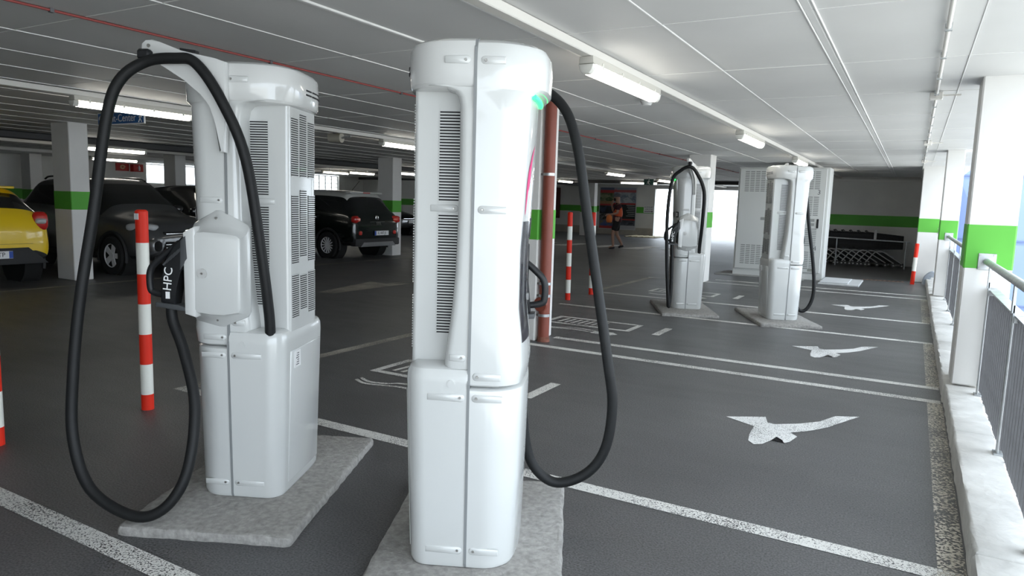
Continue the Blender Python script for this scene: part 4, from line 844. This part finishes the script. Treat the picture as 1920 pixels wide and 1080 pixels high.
# x forward, y left, z up
J = dict(pel=(0, 0, .95), bel=(0, 0, 1.12), chest=(.0, 0, 1.36), neck=(.01, 0, 1.50), head0=(.025, 0, 1.585), head=(.03, 0, 1.67), top=(.02, 0, 1.745),
         lh=(0, .09, .92), lk=(.14, .10, .52), la=(.10, .10, .09), lt=(.25, .11, .035), rh=(0, -.09, .92), rk=(.0, -.10, .50), ra=(-.20, -.09, .14), rt=(-.08, -.10, .045),
         ls=(0, .19, 1.44), le=(.02, .25, 1.17), lw=(.24, .17, 1.12), lp=(.31, .15, 1.12), rs=(0, -.19, 1.44), re=(.12, -.24, 1.20), rw=(.20, -.12, 1.44), rp=(.18, -.07, 1.51))
K = list(J); ix = {k_: i for i, k_ in enumerate(K)}
Ed = [('pel', 'bel'), ('bel', 'chest'), ('chest', 'neck'), ('neck', 'head0'), ('head0', 'head'), ('head', 'top'), ('pel', 'lh'), ('lh', 'lk'), ('lk', 'la'), ('la', 'lt'), ('pel', 'rh'), ('rh', 'rk'), ('rk', 'ra'), ('ra', 'rt'), ('chest', 'ls'), ('ls', 'le'), ('le', 'lw'), ('lw', 'lp'), ('chest', 'rs'), ('rs', 're'), ('re', 'rw'), ('rw', 'rp')]
RR = dict(pel=.13, bel=.125, chest=.135, neck=.06, head0=.085, head=.105, top=.075, lh=.09, lk=.06, la=.042, lt=.035, rh=.09, rk=.06, ra=.042, rt=.035, ls=.065, le=.045, lw=.03, lp=.032, rs=.065, re=.045, rw=.03, rp=.032)
skin('body', SKINM, [J[k_] for k_ in K], [(ix[a], ix[b_]) for a, b_ in Ed], [RR[k_] for k_ in K], pe)
def sub_skin(name, m, keys, edges, radii):
    return skin(name, m, [J[k_] if isinstance(k_, str) else k_ for k_ in keys], edges, radii, pe)
mid = lambda a, b_, t_: tuple(J[a][i]*(1-t_)+J[b_][i]*t_ for i in range(3))
sub_skin('shirt', mat('shirt_maroon', (.055, .012, .018), .9), ['bel', 'chest', 'ls', mid('ls', 'le', .7), 'rs', mid('rs', 're', .7), 'pel', mid('chest', 'neck', .7), (0, 0, .84)], [(0, 1), (1, 2), (2, 3), (1, 4), (4, 5), (0, 6), (1, 7), (6, 8)], [.158, .168, .085, .068, .085, .068, .165, .085, .165])
sub_skin('vest', mat('vest_orange', (.80, .13, .045), .7), [(-.01, 0, .98), (-.01, 0, 1.2), (-.01, 0, 1.38), (-.01, .11, 1.47), (-.01, -.11, 1.47)], [(0, 1), (1, 2), (2, 3), (2, 4)], [.172, .178, .18, .07, .07])
sub_skin('shorts', mat('shorts_black', (.010, .010, .012), .9), ['pel', 'lh', mid('lh', 'lk', .85), 'rh', mid('rh', 'rk', .85), (0, 0, 1.03)], [(0, 1), (1, 2), (0, 3), (3, 4), (0, 5)], [.155, .125, .105, .125, .105, .15])
SH = mat('shoe_dark', (.02, .02, .025), .7)
for s_, a_, t_ in (('l', 'la', 'lt'), ('r', 'ra', 'rt')):
    a = Vector(J[a_]); b_ = Vector(J[t_]); sh = sub_skin('shoe', SH, [tuple(a+Vector((-.06, 0, -.045))), tuple(a+Vector((.03, 0, -.04))), tuple(b_+Vector((.0, 0, .0)))], [(0, 1), (1, 2)], [.042, .05, .035])
for s_ in (-1, 1): lens(pe, 'ear', SKINM, (.02, s_*.103, 1.655), (.022, .012, .032))
lens(pe, 'nose', SKINM, (.135, 0, 1.655), (.02, .016, .022)); lens(pe, 'face_mask', mat('mask_black', (.012, .012, .013), .8), (.095, 0, 1.615), (.05, .07, .05))
cpm = mat('cap_grey', (.10, .105, .12), .8); cp_ = lens(pe, 'cap', cpm, (.02, 0, 1.745), (.112, .10, .055)); lens(cp_, 'cap_peak', cpm, (.14, 0, 1.722), (.07, .075, .012))
for s_ in (-1, 1): lens(pe, 'eye', BLACK, (.122, s_*.038, 1.685), (.008, .014, .008))
def hand(c, d, up, name='hand'):
    bm = new(); c = Vector(c); d = Vector(d).normalized(); s_ = d.cross(Vector(up)).normalized(); u_ = s_.cross(d)
    tube(bm, [c-d*.03, c+d*.02, c+d*.06], [.028, .036, .03], 8)
    for i, (o_, L_) in enumerate(((-.026, .055), (-.009, .066), (.009, .062), (.026, .048))):
        b0 = c+d*.055+s_*o_; tube(bm, [b0, b0+d*L_*.5-u_*.012, b0+d*L_*.75-u_*.035], [.0095, .009, .007], 6)
    tube(bm, [c+s_*-.03, c+s_*-.055+d*.03, c+s_*-.05+d*.055], [.012, .010, .008], 6)
    return finish(bm, name, SKINM, pe, 60)
hand(J['lp'], (1, -.1, -.2), (0, 0, 1)); hand(J['rp'], (-.2, .4, 1), (1, 0, 0))
bag = bpy.data.objects.new('carry_bag', None)
bm = new(); loft(bm, [[(x*sx_, y*sx_*.6, z) for x, y in [(math.cos(a)*.10, math.sin(a)*.09) for a in [2*math.pi*i/14 for i in range(14)]]] for z, sx_ in ((-.27, .55), (-.25, .95), (-.15, 1.15), (-.05, .95), (0, .45), (.03, .25))])
bpy.data.objects.remove(bag); bag = finish(bm, 'carry_bag', mat('bag_orange', (.75, .20, .05), .6), None, 50)
mw = Matrix.Translation((-9.78, 25.15, 0)) @ Matrix.Rotation(math.radians(205), 4, 'Z') @ Matrix.Scale(1.16, 4); bag.location = mw @ Vector((.27, .16, 1.12)); bag.scale = (1.13,)*3
tag(bag, 'orange bag held in front of the person in the vest', 'bag')
# floor grate beside the poster wall
gg = thing('floor_grille', 'yellowish metal grid lying on the floor under the posters', 'floor grille', (-13.4, 35.6, 0)); GYE = mat('grid_yellow', (.42, .36, .22), .6, noise=(5, .3))
for i in range(8): box('grille_bar', GYE, (0, 1.7, i*.26, i*.26+.08, .0, .03), gg)
for i in range(6): box('grille_cross_bar', GYE, (i*.33, i*.33+.07, 0, 1.9, .03, .05), gg)
# ================================================================== OUTSIDE
nb = thing('neighbour_building', 'blue painted building standing outside beyond the railing', 'building', (2.6, 33, -3.3))
NB = mat('facade_blue', (.16, .22, .40), .7, noise=(.6, .08))
box('facade', NB, (-1.6, 3.2, -6.5, 6, 0, 9), nb)
for z in (2.2, 4.2, 6.2): box('cladding_joint', mat('facade_joint', (.10, .14, .26), .7), (-1.62, 3.22, -6.53, -6.49, z, z+.05), nb)
for i in range(2): f = box('window', mat('facade_window', (.05, .07, .1), .1, coat=.5), (-1.0+i*1.9, 0.0+i*1.9, -6.52, -6.46, 4.6, 5.8), nb)

# ------------------------------------------------------------------ survey units -> metres
done = set()
for o in list(scene.objects):
    if o.type == 'MESH' and o.data.name not in done: done.add(o.data.name); o.data.transform(Matrix.Scale(S, 4))
    if o.type != 'LIGHT': o.location = o.location*S
